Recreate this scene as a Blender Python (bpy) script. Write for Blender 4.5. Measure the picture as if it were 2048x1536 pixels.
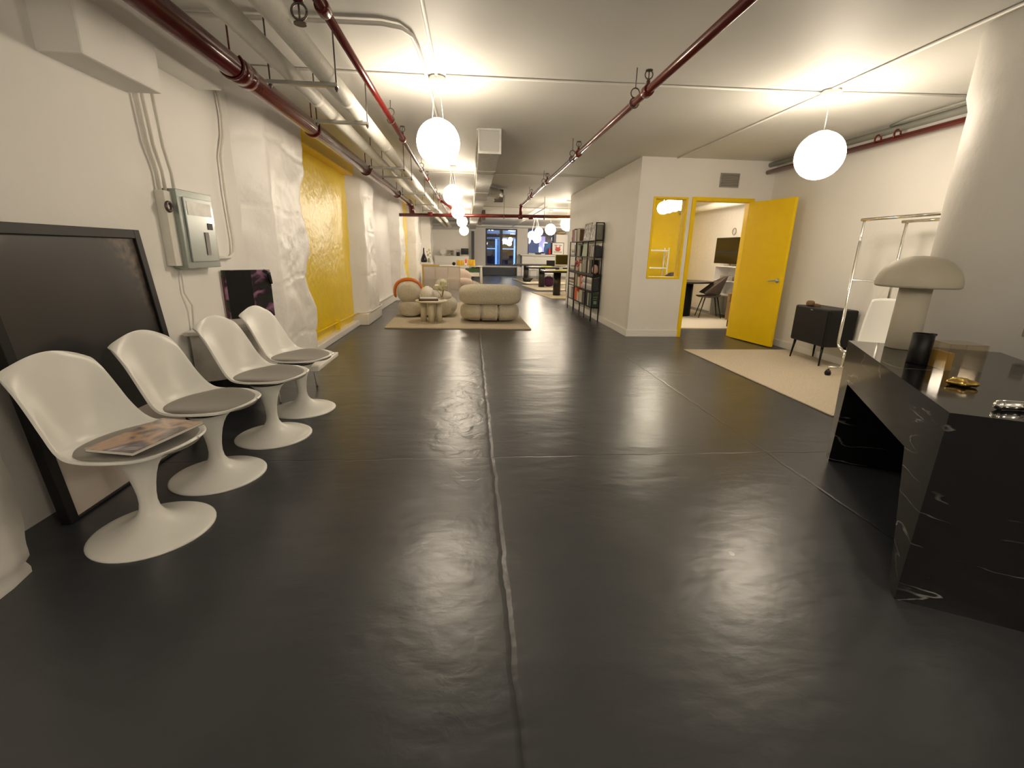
import bpy, math, random
from mathutils import Vector, Matrix, noise
PI = math.pi
random.seed(7)
SC = bpy.context.scene
for o in list(bpy.data.objects): bpy.data.objects.remove(o)
COL = SC.collection

# ------------------------------------------------------------ camera, world, exposure
F_PX = 920.87
cam_d = bpy.data.cameras.new('camera'); cam = bpy.data.objects.new('camera', cam_d); COL.objects.link(cam)
cam_d.sensor_fit = 'HORIZONTAL'; cam_d.sensor_width = 36.0; cam_d.lens = 36.0 * F_PX / 2048.0
cam_d.clip_start = 0.05; cam_d.clip_end = 200
_y, _p, _r = math.radians(5.2248), math.radians(16.021), math.radians(1.2145)
_f = Vector((math.sin(_y)*math.cos(_p), math.cos(_y)*math.cos(_p), -math.sin(_p)))
_ri = Vector((math.cos(_y), -math.sin(_y), 0)); _u = _ri.cross(_f)
_R = _ri*math.cos(_r) + _u*math.sin(_r); _U = -_ri*math.sin(_r) + _u*math.cos(_r)
cam.matrix_world = Matrix(((_R.x, _U.x, -_f.x, 0), (_R.y, _U.y, -_f.y, 0), (_R.z, _U.z, -_f.z, 1.28), (0, 0, 0, 1)))
SC.camera = cam
W = bpy.data.worlds.new('night'); SC.world = W; W.use_nodes = True
W.node_tree.nodes['Background'].inputs[0].default_value = (0.05, 0.09, 0.2, 1)
W.node_tree.nodes['Background'].inputs[1].default_value = 0.25
SC.view_settings.view_transform = 'Standard'; SC.view_settings.look = 'None'
SC.view_settings.gamma = 1; SC.view_settings.use_curve_mapping = False
SC.view_settings.exposure = 1.12
GLOBE = 17.0          # emission of every opal globe
GLOBE_COL = (1.0, 0.85, 0.66)

# ------------------------------------------------------------ materials
M = {}
def nmat(name):
    m = bpy.data.materials.new(name); m.use_nodes = True; M[name] = m
    nt = m.node_tree; return m, nt, nt.nodes['Principled BSDF']
def mat(name, col, rough=0.5, metal=0.0, var=0.0, vscale=6.0, bump=0.0, bscale=60.0, coat=0.0, emit=None, es=0.0, trans=0.0, alpha=1.0, spec=0.5, sheen=0.0):
    m, nt, b = nmat(name)
    b.inputs['Base Color'].default_value = (*col, 1); b.inputs['Roughness'].default_value = rough
    b.inputs['Metallic'].default_value = metal; b.inputs['Specular IOR Level'].default_value = spec
    if coat: b.inputs['Coat Weight'].default_value = coat; b.inputs['Coat Roughness'].default_value = 0.05
    if sheen: b.inputs['Sheen Weight'].default_value = sheen
    if trans: b.inputs['Transmission Weight'].default_value = trans
    if alpha < 1: b.inputs['Alpha'].default_value = alpha
    if emit: b.inputs['Emission Color'].default_value = (*emit, 1); b.inputs['Emission Strength'].default_value = es
    if var or bump:
        tc = nt.nodes.new('ShaderNodeTexCoord')
    if var:
        n = nt.nodes.new('ShaderNodeTexNoise'); n.inputs['Scale'].default_value = vscale; n.inputs['Detail'].default_value = 5
        nt.links.new(tc.outputs['Object'], n.inputs['Vector'])
        r = nt.nodes.new('ShaderNodeValToRGB')
        r.color_ramp.elements[0].position = 0.3; r.color_ramp.elements[1].position = 0.7
        r.color_ramp.elements[0].color = (*[c*(1-var) for c in col], 1); r.color_ramp.elements[1].color = (*[min(1, c*(1+var*0.6)) for c in col], 1)
        nt.links.new(n.outputs['Fac'], r.inputs[0]); nt.links.new(r.outputs[0], b.inputs['Base Color'])
    if bump:
        n = nt.nodes.new('ShaderNodeTexNoise'); n.inputs['Scale'].default_value = bscale; n.inputs['Detail'].default_value = 4
        nt.links.new(tc.outputs['Object'], n.inputs['Vector'])
        bp = nt.nodes.new('ShaderNodeBump'); bp.inputs['Strength'].default_value = bump; bp.inputs['Distance'].default_value = 0.01
        nt.links.new(n.outputs['Fac'], bp.inputs['Height']); nt.links.new(bp.outputs[0], b.inputs['Normal'])
    return m
mat('wall', (0.85, 0.835, 0.80), 0.55, var=0.03, vscale=1.5, bump=0.25, bscale=14)
mat('rough_wall', (0.86, 0.84, 0.81), 0.42, var=0.03, vscale=3, bump=0.45, bscale=16)
mat('ceiling', (0.72, 0.715, 0.68), 0.6, var=0.05, vscale=0.8, bump=0.2, bscale=9)
mat('brick_wall', (0.80, 0.77, 0.72), 0.5, bump=0.8, bscale=14)
mat('yellow', (0.94, 0.64, 0.002), 0.45, spec=0.3, var=0.03, bump=0.15, bscale=20)
mat('yellow_gloss', (0.92, 0.66, 0.003), 0.30, var=0.04, bump=0.8, bscale=13, spec=0.28)
mat('white_gloss', (0.83, 0.83, 0.79), 0.33)
mat('white_plain', (0.80, 0.78, 0.74), 0.45)
mat('pipe_white', (0.80, 0.78, 0.71), 0.45, var=0.05, vscale=9, bump=0.3, bscale=30)
mat('pipe_red', (0.125, 0.009, 0.007), 0.24, var=0.2, vscale=4, bump=0.12, bscale=30, coat=0.4)
mat('pipe_grey', (0.33, 0.34, 0.30), 0.5)
mat('steel', (0.42, 0.42, 0.40), 0.38, 0.8)
mat('dark_steel', (0.12, 0.10, 0.09), 0.45, 0.6)
mat('chrome', (0.78, 0.77, 0.74), 0.12, 1.0)
mat('galv', (0.60, 0.60, 0.57), 0.42, 0.35, var=0.15, vscale=12, bump=0.35, bscale=8)
mat('panel_grey', (0.33, 0.37, 0.35), 0.25, 0.35, coat=0.3)
mat('panel_door', (0.42, 0.46, 0.45), 0.22, 0.35, coat=0.3)
mat('black', (0.008, 0.008, 0.009), 0.45, spec=0.3)
mat('black_gloss', (0.008, 0.008, 0.010), 0.12)
mat('black_wood', (0.022, 0.019, 0.018), 0.32, var=0.3, vscale=8)
mat('screen', (0.006, 0.006, 0.008), 0.08)
mat('cushion', (0.25, 0.23, 0.20), 0.8, bump=0.15, bscale=300, sheen=0.2)
mat('boucle', (0.60, 0.55, 0.44), 0.95, var=0.14, vscale=38, bump=0.6, bscale=90, sheen=0.3)
mat('pink_fabric', (0.58, 0.47, 0.41), 0.9, var=0.1, vscale=20, bump=0.4, bscale=90)
mat('rug', (0.62, 0.54, 0.41), 0.98, var=0.12, vscale=60, bump=0.8, bscale=120)
mat('rug_white', (0.72, 0.66, 0.55), 0.98, var=0.1, vscale=60, bump=0.8, bscale=120)
mat('cream', (0.70, 0.64, 0.50), 0.55, var=0.05)
mat('stone', (0.66, 0.63, 0.58), 0.35, var=0.25, vscale=5)
mat('lamp_ceramic', (0.56, 0.52, 0.42), 0.6, bump=0.1, bscale=90)
mat('orange', (0.62, 0.16, 0.012), 0.3, coat=0.4)
mat('red', (0.55, 0.04, 0.03), 0.45)
mat('orange_red', (0.70, 0.12, 0.03), 0.5)
mat('pink', (0.70, 0.25, 0.25), 0.6)
mat('pale_pink', (0.72, 0.47, 0.38), 0.5)
mat('brown', (0.18, 0.10, 0.045), 0.55, var=0.2)
mat('chair_brown', (0.09, 0.065, 0.05), 0.7)
mat('leather', (0.26, 0.15, 0.05), 0.45, var=0.15)
mat('tan', (0.42, 0.33, 0.20), 0.6)
mat('beige', (0.58, 0.52, 0.40), 0.6)
mat('sage', (0.45, 0.52, 0.40), 0.6)
mat('darkgreen', (0.02, 0.055, 0.035), 0.5)
mat('greygreen', (0.30, 0.31, 0.25), 0.6)
mat('grey', (0.27, 0.26, 0.25), 0.6)
mat('lightgrey', (0.50, 0.49, 0.47), 0.6)
mat('maroon', (0.10, 0.02, 0.025), 0.5)
mat('mauve', (0.40, 0.33, 0.38), 0.6)
mat('slate', (0.05, 0.055, 0.065), 0.5)
mat('white', (0.80, 0.79, 0.77), 0.5)
mat('lime', (0.72, 0.74, 0.12), 0.5)
mat('blue', (0.05, 0.16, 0.45), 0.5)
mat('blue_grey', (0.06, 0.07, 0.09), 0.5)
mat('purple', (0.09, 0.02, 0.09), 0.7)
mat('green', (0.05, 0.14, 0.03), 0.6)
mat('gold', (0.78, 0.54, 0.16), 0.22, 1.0, bump=0.5, bscale=30)
mat('gold_frame', (0.62, 0.44, 0.12), 0.35, 0.7)
mat('amber', (0.98, 0.60, 0.02), 0.10, trans=0.25)
mat('paper', (0.78, 0.76, 0.70), 0.7)
mat('flower', (0.72, 0.70, 0.48), 0.8, var=0.2, vscale=40, bump=0.8, bscale=60)
mat('globe', (1, 1, 1), 0.4, emit=GLOBE_COL, es=GLOBE)
mat('lamp_shade_white', (0.78, 0.74, 0.66), 0.5)

def glass(name, col=(1, 1, 1), mixf=0.12, rough=0.02):
    m = bpy.data.materials.new(name); m.use_nodes = True; M[name] = m; nt = m.node_tree; nt.nodes.clear()
    o = nt.nodes.new('ShaderNodeOutputMaterial'); mx = nt.nodes.new('ShaderNodeMixShader')
    t = nt.nodes.new('ShaderNodeBsdfTransparent'); g = nt.nodes.new('ShaderNodeBsdfGlossy')
    t.inputs[0].default_value = (*col, 1); g.inputs['Roughness'].default_value = rough
    fr = nt.nodes.new('ShaderNodeFresnel'); fr.inputs[0].default_value = 1.5
    ad = nt.nodes.new('ShaderNodeMath'); ad.operation = 'ADD'; ad.inputs[1].default_value = mixf
    gm = nt.nodes.new('ShaderNodeNewGeometry'); iv = nt.nodes.new('ShaderNodeMath'); iv.operation = 'SUBTRACT'; iv.inputs[0].default_value = 1.0
    ml2 = nt.nodes.new('ShaderNodeMath'); ml2.operation = 'MULTIPLY'
    nt.links.new(gm.outputs['Backfacing'], iv.inputs[1]); nt.links.new(ad.outputs[0], ml2.inputs[0]); nt.links.new(iv.outputs[0], ml2.inputs[1])
    nt.links.new(fr.outputs[0], ad.inputs[0]); nt.links.new(ml2.outputs[0], mx.inputs[0])
    nt.links.new(t.outputs[0], mx.inputs[1]); nt.links.new(g.outputs[0], mx.inputs[2]); nt.links.new(mx.outputs[0], o.inputs[0])
glass('glass', (0.95, 0.97, 0.97), 0.0)
glass('window_glass', (0.9, 0.94, 1.0), 0.08)
glass('acrylic', (0.93, 0.90, 0.84), 0.05)
# frosted sheet: veils what stands behind it
m = bpy.data.materials.new('screen_glass'); m.use_nodes = True; M['screen_glass'] = m
nt = m.node_tree; b = nt.nodes['Principled BSDF']; b.inputs['Base Color'].default_value = (0.75, 0.70, 0.66, 1); b.inputs['Roughness'].default_value = 0.12
b.inputs['Alpha'].default_value = 0.45

# painted floor: dark glossy grey, slab joints with a raised ragged lip, pits and scuffs
m, nt, b = nmat('floor_paint')
N = nt.nodes.new; L = nt.links.new
geo = N('ShaderNodeNewGeometry'); sep = N('ShaderNodeSeparateXYZ'); L(geo.outputs['Position'], sep.inputs[0])
def math_n(op, a, bb=None, c=None, clamp=False):
    n = N('ShaderNodeMath'); n.operation = op; n.use_clamp = clamp
    for i, v in enumerate((a, bb, c)):
        if v is None: continue
        if isinstance(v, (int, float)): n.inputs[i].default_value = v
        else: L(v, n.inputs[i])
    return n.outputs[0]
def noise_n(scale, detail=4, dist=0.0, vec=None):
    n = N('ShaderNodeTexNoise'); n.inputs['Scale'].default_value = scale; n.inputs['Detail'].default_value = detail; n.inputs['Distortion'].default_value = dist
    L(vec or geo.outputs['Position'], n.inputs['Vector']); return n.outputs['Fac']
wob = math_n('MULTIPLY', math_n('SUBTRACT', noise_n(5.0, 8), 0.5), 0.045)
def joint(axis, at, w):
    d = math_n('ABSOLUTE', math_n('ADD', math_n('SUBTRACT', sep.outputs[axis], at), wob))
    return math_n('SUBTRACT', 1.0, math_n('DIVIDE', d, w), clamp=True)
j1 = joint('X', 0.13, 0.018); j2 = joint('X', 2.0, 0.012); j3 = joint('Y', 2.73, 0.009); j4 = joint('Y', 4.75, 0.012); j5 = joint('Y', 6.62, 0.012)
j6 = joint('Y', 8.6, 0.012); j7 = joint('Y', 10.6, 0.012); j8 = joint('X', 1.78, 0.010)
lip = math_n('MULTIPLY', joint('X', 0.10, 0.09), noise_n(14, 6))
jj = j1
for j in (j2, j3, j4, j5, j6, j7): jj = math_n('MAXIMUM', jj, j)
mp = N('ShaderNodeMapping'); mp.inputs['Scale'].default_value = (0.8, 1.5, 1); L(geo.outputs['Position'], mp.inputs[0])
big = noise_n(1.6, 3, 0.3, mp.outputs[0]); mid = noise_n(9, 4, 0.2, mp.outputs[0]); fine = noise_n(70, 3)
h = math_n('ADD', math_n('MULTIPLY', big, 1.0), math_n('MULTIPLY', mid, 0.16))
h = math_n('ADD', h, math_n('MULTIPLY', fine, 0.010))
h = math_n('ADD', h, math_n('MULTIPLY', lip, 0.12))
pm = math_n('MULTIPLY', joint('X', -0.06, 0.42), math_n('MULTIPLY', math_n('ADD', joint('Y', 3.9, 1.7), 0.25), 1.0))
pk = math_n('MULTIPLY', math_n('SUBTRACT', noise_n(6.5, 6, 0.5), 0.5), 9.0, clamp=True)
h = math_n('ADD', h, math_n('MULTIPLY', math_n('MULTIPLY', pm, pk), 0.16))
h = math_n('SUBTRACT', h, math_n('MULTIPLY', jj, 0.12))
bp = N('ShaderNodeBump'); bp.inputs['Strength'].default_value = 0.55; bp.inputs['Distance'].default_value = 0.02
L(h, bp.inputs['Height']); L(bp.outputs[0], b.inputs['Normal'])
cr = N('ShaderNodeValToRGB'); cr.color_ramp.elements[0].position = 0.3; cr.color_ramp.elements[1].position = 0.75
cr.color_ramp.elements[0].color = (0.036, 0.040, 0.047, 1); cr.color_ramp.elements[1].color = (0.044, 0.047, 0.053, 1)
L(noise_n(1.2, 6), cr.inputs[0])
mxc = N('ShaderNodeMixRGB'); mxc.inputs[2].default_value = (0.010, 0.010, 0.010, 1)
L(math_n('MULTIPLY', jj, 0.75), mxc.inputs[0]); L(cr.outputs[0], mxc.inputs[1])
sp = math_n('GREATER_THAN', noise_n(42, 2), 0.845)
mx2 = N('ShaderNodeMixRGB'); mx2.inputs[2].default_value = (0.16, 0.16, 0.15, 1); L(sp, mx2.inputs[0]); L(mxc.outputs[0], mx2.inputs[1])
def fleck(prev, x, y, r, col):
    dx_ = math_n('SUBTRACT', sep.outputs['X'], x); dy_ = math_n('MULTIPLY', math_n('SUBTRACT', sep.outputs['Y'], y), 0.7)
    d_ = math_n('ADD', math_n('SQRT', math_n('ADD', math_n('MULTIPLY', dx_, dx_), math_n('MULTIPLY', dy_, dy_))), math_n('MULTIPLY', wob, 0.6))
    q = N('ShaderNodeMixRGB'); q.inputs[2].default_value = (*col, 1); L(math_n('LESS_THAN', d_, r), q.inputs[0]); L(prev, q.inputs[1]); return q.outputs[0]
oc = mx2.outputs[0]
for (x_, y_, r_, c_) in ((1.16, 1.68, 0.011, (0.35, 0.35, 0.33)), (-0.31, 3.15, 0.014, (0.008, 0.008, 0.008)), (-0.20, 3.15, 0.016, (0.008, 0.008, 0.008)), (-0.40, 3.14, 0.010, (0.008, 0.008, 0.008)), (0.86, 3.23, 0.012, (0.008, 0.008, 0.008)), (0.40, 3.13, 0.012, (0.01, 0.01, 0.01))): oc = fleck(oc, x_, y_, r_, c_)
L(oc, b.inputs['Base Color'])
rr = N('ShaderNodeMapRange'); rr.inputs['To Min'].default_value = 0.285; rr.inputs['To Max'].default_value = 0.33; L(noise_n(2.5, 3), rr.inputs[0]); L(rr.outputs[0], b.inputs['Roughness'])
b.inputs['Specular IOR Level'].default_value = 0.68

# black marble with thin white veins
m, nt, b = nmat('marble'); N = nt.nodes.new; L = nt.links.new
tc = N('ShaderNodeTexCoord'); mpp = N('ShaderNodeMapping'); mpp.inputs['Rotation'].default_value = (0.5, 0.5, 0.6); mpp.inputs['Scale'].default_value = (0.75, 0.75, 3.4)
L(tc.outputs['Object'], mpp.inputs[0])
n1 = N('ShaderNodeTexNoise'); n1.inputs['Scale'].default_value = 2.0; n1.inputs['Detail'].default_value = 5; n1.inputs['Roughness'].default_value = 0.42; n1.inputs['Distortion'].default_value = 0.15; L(mpp.outputs[0], n1.inputs['Vector'])
def mn(op, a, c=None, clamp=False):
    n = N('ShaderNodeMath'); n.operation = op; n.use_clamp = clamp
    for i, v in enumerate((a, c)):
        if v is None: continue
        if isinstance(v, (int, float)): n.inputs[i].default_value = v
        else: L(v, n.inputs[i])
    return n.outputs[0]
v = mn('SUBTRACT', 1.0, mn('DIVIDE', mn('ABSOLUTE', mn('SUBTRACT', n1.outputs['Fac'], 0.5)), 0.010), clamp=True)
n2 = N('ShaderNodeTexNoise'); n2.inputs['Scale'].default_value = 2.6; n2.inputs['Detail'].default_value = 3; L(tc.outputs['Object'], n2.inputs['Vector'])
msk = mn('MULTIPLY', mn('SUBTRACT', n2.outputs['Fac'], 0.43), 5.0, clamp=True)
fac = mn('MULTIPLY', mn('MULTIPLY', v, msk), 0.95)
mx = N('ShaderNodeMixRGB'); mx.inputs[1].default_value = (0.008, 0.008, 0.009, 1); mx.inputs[2].default_value = (0.36, 0.35, 0.34, 1); L(fac, mx.inputs[0]); L(mx.outputs[0], b.inputs['Base Color'])
b.inputs['Roughness'].default_value = 0.08; b.inputs['Specular IOR Level'].default_value = 0.55

# artwork: near-black print, mottled in the upper corners, pale strip at its foot
m, nt, b = nmat('art_print'); N = nt.nodes.new; L = nt.links.new
tc = N('ShaderNodeTexCoord'); se = N('ShaderNodeSeparateXYZ'); L(tc.outputs['Generated'], se.inputs[0])
n1 = N('ShaderNodeTexNoise'); n1.inputs['Scale'].default_value = 22; n1.inputs['Detail'].default_value = 6; L(tc.outputs['Object'], n1.inputs['Vector'])
dx = mn('SUBTRACT', se.outputs['Y'], 0.45); dz = mn('SUBTRACT', se.outputs['Z'], 0.45)
dd = mn('SQRT', mn('ADD', mn('POWER', mn('ABSOLUTE', dx), 2.0), mn('POWER', mn('ABSOLUTE', mn('MULTIPLY', dz, 0.85)), 2.0)))
cn = mn('MULTIPLY', mn('SUBTRACT', dd, 0.52), 12.0, clamp=True)
top = mn('GREATER_THAN', se.outputs['Z'], 0.4)
cn = mn('MULTIPLY', mn('MULTIPLY', cn, top), mn('MULTIPLY', mn('SUBTRACT', n1.outputs['Fac'], 0.35), 2.6, clamp=True), clamp=True)
m1 = N('ShaderNodeMixRGB'); m1.inputs[1].default_value = (0.014, 0.013, 0.014, 1); m1.inputs[2].default_value = (0.16, 0.11, 0.08, 1); L(cn, m1.inputs[0])
bt = mn('LESS_THAN', se.outputs['Z'], 0.27)
m2 = N('ShaderNodeMixRGB'); m2.inputs[2].default_value = (0.62, 0.55, 0.50, 1); L(bt, m2.inputs[0]); L(m1.outputs[0], m2.inputs[1]); L(m2.outputs[0], b.inputs['Base Color'])
b.inputs['Roughness'].default_value = 0.35; b.inputs['Coat Weight'].default_value = 0.25; b.inputs['Coat Roughness'].default_value = 0.03

def blotch(name, cols, scale, rough=0.4, coat=0.0):
    m, nt, b = nmat(name); N = nt.nodes.new; L = nt.links.new
    tc = N('ShaderNodeTexCoord'); n = N('ShaderNodeTexNoise'); n.inputs['Scale'].default_value = scale; n.inputs['Detail'].default_value = 3; n.inputs['Distortion'].default_value = 0.6
    L(tc.outputs['Object'], n.inputs['Vector']); r = N('ShaderNodeValToRGB'); r.color_ramp.interpolation = 'EASE'
    while len(r.color_ramp.elements) < len(cols): r.color_ramp.elements.new(0.5)
    for i, c in enumerate(cols):
        r.color_ramp.elements[i].position = 0.30 + 0.40*i/(len(cols)-1); r.color_ramp.elements[i].color = (*c, 1)
    L(n.outputs['Fac'], r.inputs[0]); L(r.outputs[0], b.inputs['Base Color']); b.inputs['Roughness'].default_value = rough; b.inputs['Coat Weight'].default_value = coat
blotch('floral', [(0.01, 0.012, 0.01), (0.012, 0.03, 0.012), (0.02, 0.01, 0.018), (0.30, 0.15, 0.26), (0.45, 0.33, 0.42)], 6.5, 0.3, 0.4)
blotch('magazine_cover', [(0.07, 0.05, 0.05), (0.16, 0.12, 0.11), (0.55, 0.33, 0.20), (0.14, 0.11, 0.13), (0.62, 0.56, 0.60)], 5.5, 0.25, 0.5)
blotch('photo_print', [(0.02, 0.02, 0.02), (0.55, 0.52, 0.48), (0.03, 0.03, 0.03), (0.35, 0.28, 0.25), (0.62, 0.6, 0.55)], 9, 0.4)
blotch('mixed_spines', [(0.10, 0.07, 0.06), (0.35, 0.30, 0.26), (0.08, 0.06, 0.06), (0.5, 0.46, 0.4)], 25, 0.5)
blotch('street', [(0.01, 0.015, 0.03), (0.05, 0.04, 0.09), (0.02, 0.03, 0.02), (0.10, 0.12, 0.20)], 1.2, 0.6)

# ------------------------------------------------------------ mesh helpers
class MB:
    def __init__(s): s.v = []; s.f = []; s.s = []
    def add(s, vs, fs, smooth=False, mtx=None):
        o = len(s.v)
        for p in vs: s.v.append(mtx @ Vector(p) if mtx else Vector(p))
        for f in fs: s.f.append(tuple(i+o for i in f)); s.s.append(smooth)
        return s
    def box(s, x0, x1, y0, y1, z0, z1, mtx=None):
        v = [(x, y, z) for x in (x0, x1) for y in (y0, y1) for z in (z0, z1)]
        return s.add(v, [(0, 1, 3, 2), (4, 6, 7, 5), (0, 4, 5, 1), (2, 3, 7, 6), (0, 2, 6, 4), (1, 5, 7, 3)], mtx=mtx)
    def rings(s, rs, closed=True, cap=True, smooth=True, mtx=None):
        n = len(rs[0]); vs = [p for r in rs for p in r]; fs = []
        for i in range(len(rs)-1):
            for j in range(n if closed else n-1):
                k = (j+1) % n
                fs.append((i*n+j, i*n+k, (i+1)*n+k, (i+1)*n+j))
        o = len(s.f); s.add(vs, fs, smooth, mtx)
        if cap:
            base = len(s.v)-len(vs)
            s.f.append(tuple(base+j for j in range(n-1, -1, -1))); s.s.append(False)
            s.f.append(tuple(base+(len(rs)-1)*n+j for j in range(n))); s.s.append(False)
        return s
    def tube(s, pts, r, n=10, cap=True, mtx=None):
        pts = [Vector(p) for p in pts]; rs = []; up = None
        for i, p in enumerate(pts):
            t = (pts[min(i+1, len(pts)-1)]-pts[max(i-1, 0)]).normalized()
            if up is None: up = Vector((0, 0, 1)) if abs(t.z) < 0.9 else Vector((1, 0, 0))
            a = t.cross(up).normalized(); bb = a.cross(t).normalized(); up = bb
            rad = r[i] if isinstance(r, (list, tuple)) else r
            rs.append([p + a*math.cos(2*PI*k/n)*rad + bb*math.sin(2*PI*k/n)*rad for k in range(n)])
        return s.rings(rs, cap=cap, mtx=mtx)
    def lathe(s, prof, c=(0, 0, 0), n=32, cap=True, mtx=None):
        c = Vector(c); return s.rings([[c+Vector((max(r, 1e-4)*math.cos(2*PI*k/n), max(r, 1e-4)*math.sin(2*PI*k/n), z)) for k in range(n)] for r, z in prof], cap=cap, mtx=mtx)
    def ell(s, c, r, e=1.0, n=24, m=14, e2=None, mtx=None):
        if isinstance(r, (int, float)): r = (r, r, r)
        e2 = e2 or e
        sg = lambda v, p: math.copysign(abs(v)**p, v)
        rs = []
        for i in range(m+1):
            a = -PI/2 + PI*i/m
            rs.append([(c[0]+r[0]*sg(math.cos(a), e)*sg(math.cos(2*PI*k/n), e2), c[1]+r[1]*sg(math.cos(a), e)*sg(math.sin(2*PI*k/n), e2), c[2]+r[2]*sg(math.sin(a), e)) for k in range(n)])
        return s.rings(rs, cap=False, mtx=mtx)
    def prism(s, poly, p0, p1, mtx=None, smooth=False):
        # poly: list of 2D points, p0/p1: functions mapping (a,b)->3D for both caps
        return s.rings([[p0(*q) for q in poly], [p1(*q) for q in poly]], smooth=smooth, mtx=mtx)
    def grid(s, fn, nu, nv, smooth=True, closed_u=False):
        vs = [fn(i/nu, j/nv) for j in range(nv+1) for i in range(nu+1)]
        fs = [(j*(nu+1)+i, j*(nu+1)+i+1, (j+1)*(nu+1)+i+1, (j+1)*(nu+1)+i) for j in range(nv) for i in range(nu)]
        return s.add(vs, fs, smooth)
    def build(s, name, material, parent=None, bevel=0.0, seg=2, solid=0.0, world=False, label=None):
        vs = s.v; loc = Vector((0, 0, 0))
        if parent is None:
            lo = [min(p[i] for p in vs) for i in range(3)]; hi = [max(p[i] for p in vs) for i in range(3)]
            loc = Vector(((lo[0]+hi[0])/2, (lo[1]+hi[1])/2, lo[2]))
        elif world: 
            q = parent; off = Vector((0, 0, 0))
            while q is not None: off += q.location; q = q.parent
            loc0 = off
        sh = loc if parent is None else (loc0 if world else Vector((0, 0, 0)))
        me = bpy.data.meshes.new(name); me.from_pydata([tuple(p-sh) for p in vs], [], s.f); me.validate()
        me.materials.append(M[material] if isinstance(material, str) else material)
        if len(me.polygons) == len(s.s): me.polygons.foreach_set('use_smooth', s.s)
        me.update()
        o = bpy.data.objects.new(name, me); COL.objects.link(o); o.location = loc
        if parent is not None: o.parent = parent
        if bevel:
            b = o.modifiers.new('bevel', 'BEVEL'); b.width = bevel; b.segments = seg; b.limit_method = 'ANGLE'; b.angle_limit = math.radians(40)
        if solid:
            b = o.modifiers.new('solid', 'SOLIDIFY'); b.thickness = solid; b.offset = 0
        if label: o['label'] = label
        return o
def recalc(o):
    import bmesh
    bm = bmesh.new(); bm.from_mesh(o.data); bmesh.ops.recalc_face_normals(bm, faces=bm.faces); bm.to_mesh(o.data); bm.free(); return o
def tag(o, label, cat, group=None, kind=None):
    o['label'] = label; o['category'] = cat
    if group: o['group'] = group
    if kind: o['kind'] = kind
    return o
def thing(name, label, cat, loc=(0, 0, 0), rz=0.0, group=None):
    o = bpy.data.objects.new(name, None); COL.objects.link(o); o.location = loc; o.rotation_euler = (0, 0, rz); o.empty_display_size = 0.1
    return tag(o, label, cat, group)
def struct(o, label=None):
    o['kind'] = 'structure'
    if label: o['label'] = label
    return o
def copy_tree(o, parent=None):
    c = o.copy(); COL.objects.link(c)
    if parent is not None: c.parent = parent
    for ch in list(o.children): copy_tree(ch, c)
    return c
def bx(*a): return MB().box(*a)
def arc(c, r, a0, a1, n, ax='xy'):
    out = []
    for i in range(n+1):
        a = a0+(a1-a0)*i/n
        u, v = r*math.cos(a), r*math.sin(a)
        out.append({'xy': (c[0]+u, c[1]+v, c[2]), 'xz': (c[0]+u, c[1], c[2]+v), 'yz': (c[0], c[1]+u, c[2]+v)}[ax])
    return out

# ------------------------------------------------------------ room shell
CH = 2.66; XR = 4.58
struct(bx(-2.6, 6.2, -3.6, 28, -0.1, 0.0).build('floor', 'floor_paint'), 'dark grey glossy painted concrete floor with joints')
struct(bx(-2.6, 6.2, -3.6, 28, CH, CH+0.15).build('ceiling', 'ceiling'), 'white painted ceiling slab')
struct(bx(-2.7, 6.2, -3.7, -3.5, 0, CH).build('wall_back', 'wall'))
def vnoise(p, s, amp): return noise.fractal(Vector(p)*s, 1.0, 2.0, 4)*amp
def wall_piece(name, y0, y1, x, material='wall', z0=0.0, z1=CH, lum=0.006, label=None):
    m = MB(); nv = 40; nu = max(4, int((y1-y0)*14))
    m.grid(lambda a, b: (x+vnoise((x, y0+(y1-y0)*a, (z0+(z1-z0)*b)), 1.6, lum), y0+(y1-y0)*a, z0+(z1-z0)*b), nu, nv)
    m.add([(x-0.02, y0, z0), (x-0.02, y1, z0), (x-0.02, y1, z1), (x-0.02, y0, z1), (-2.45, y0, z0), (-2.45, y1, z0), (-2.45, y1, z1), (-2.45, y0, z1)],
          [(0, 3, 7, 4), (1, 5, 6, 2), (3, 2, 6, 7), (0, 4, 5, 1), (4, 7, 6, 5), (0, 1, 2, 3)])
    return struct(m.build(name, material), label)
wall_piece('wall_left', -3.5, 4.7, -2.05, lum=0.003)
wall_piece('wall_left_window_bay', 5.6, 8.3, -2.02, 'yellow_gloss', lum=0.012)
wall_piece('wall_left_rear', 9.2, 13.4, -2.03, 'rough_wall', lum=0.012)
wall_piece('wall_left_yellow_bay', 13.3, 16.2, -2.03, 'yellow_gloss', lum=0.012)
wall_piece('wall_left_far', 16.2, 28, -2.08, 'rough_wall', lum=0.012)

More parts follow.
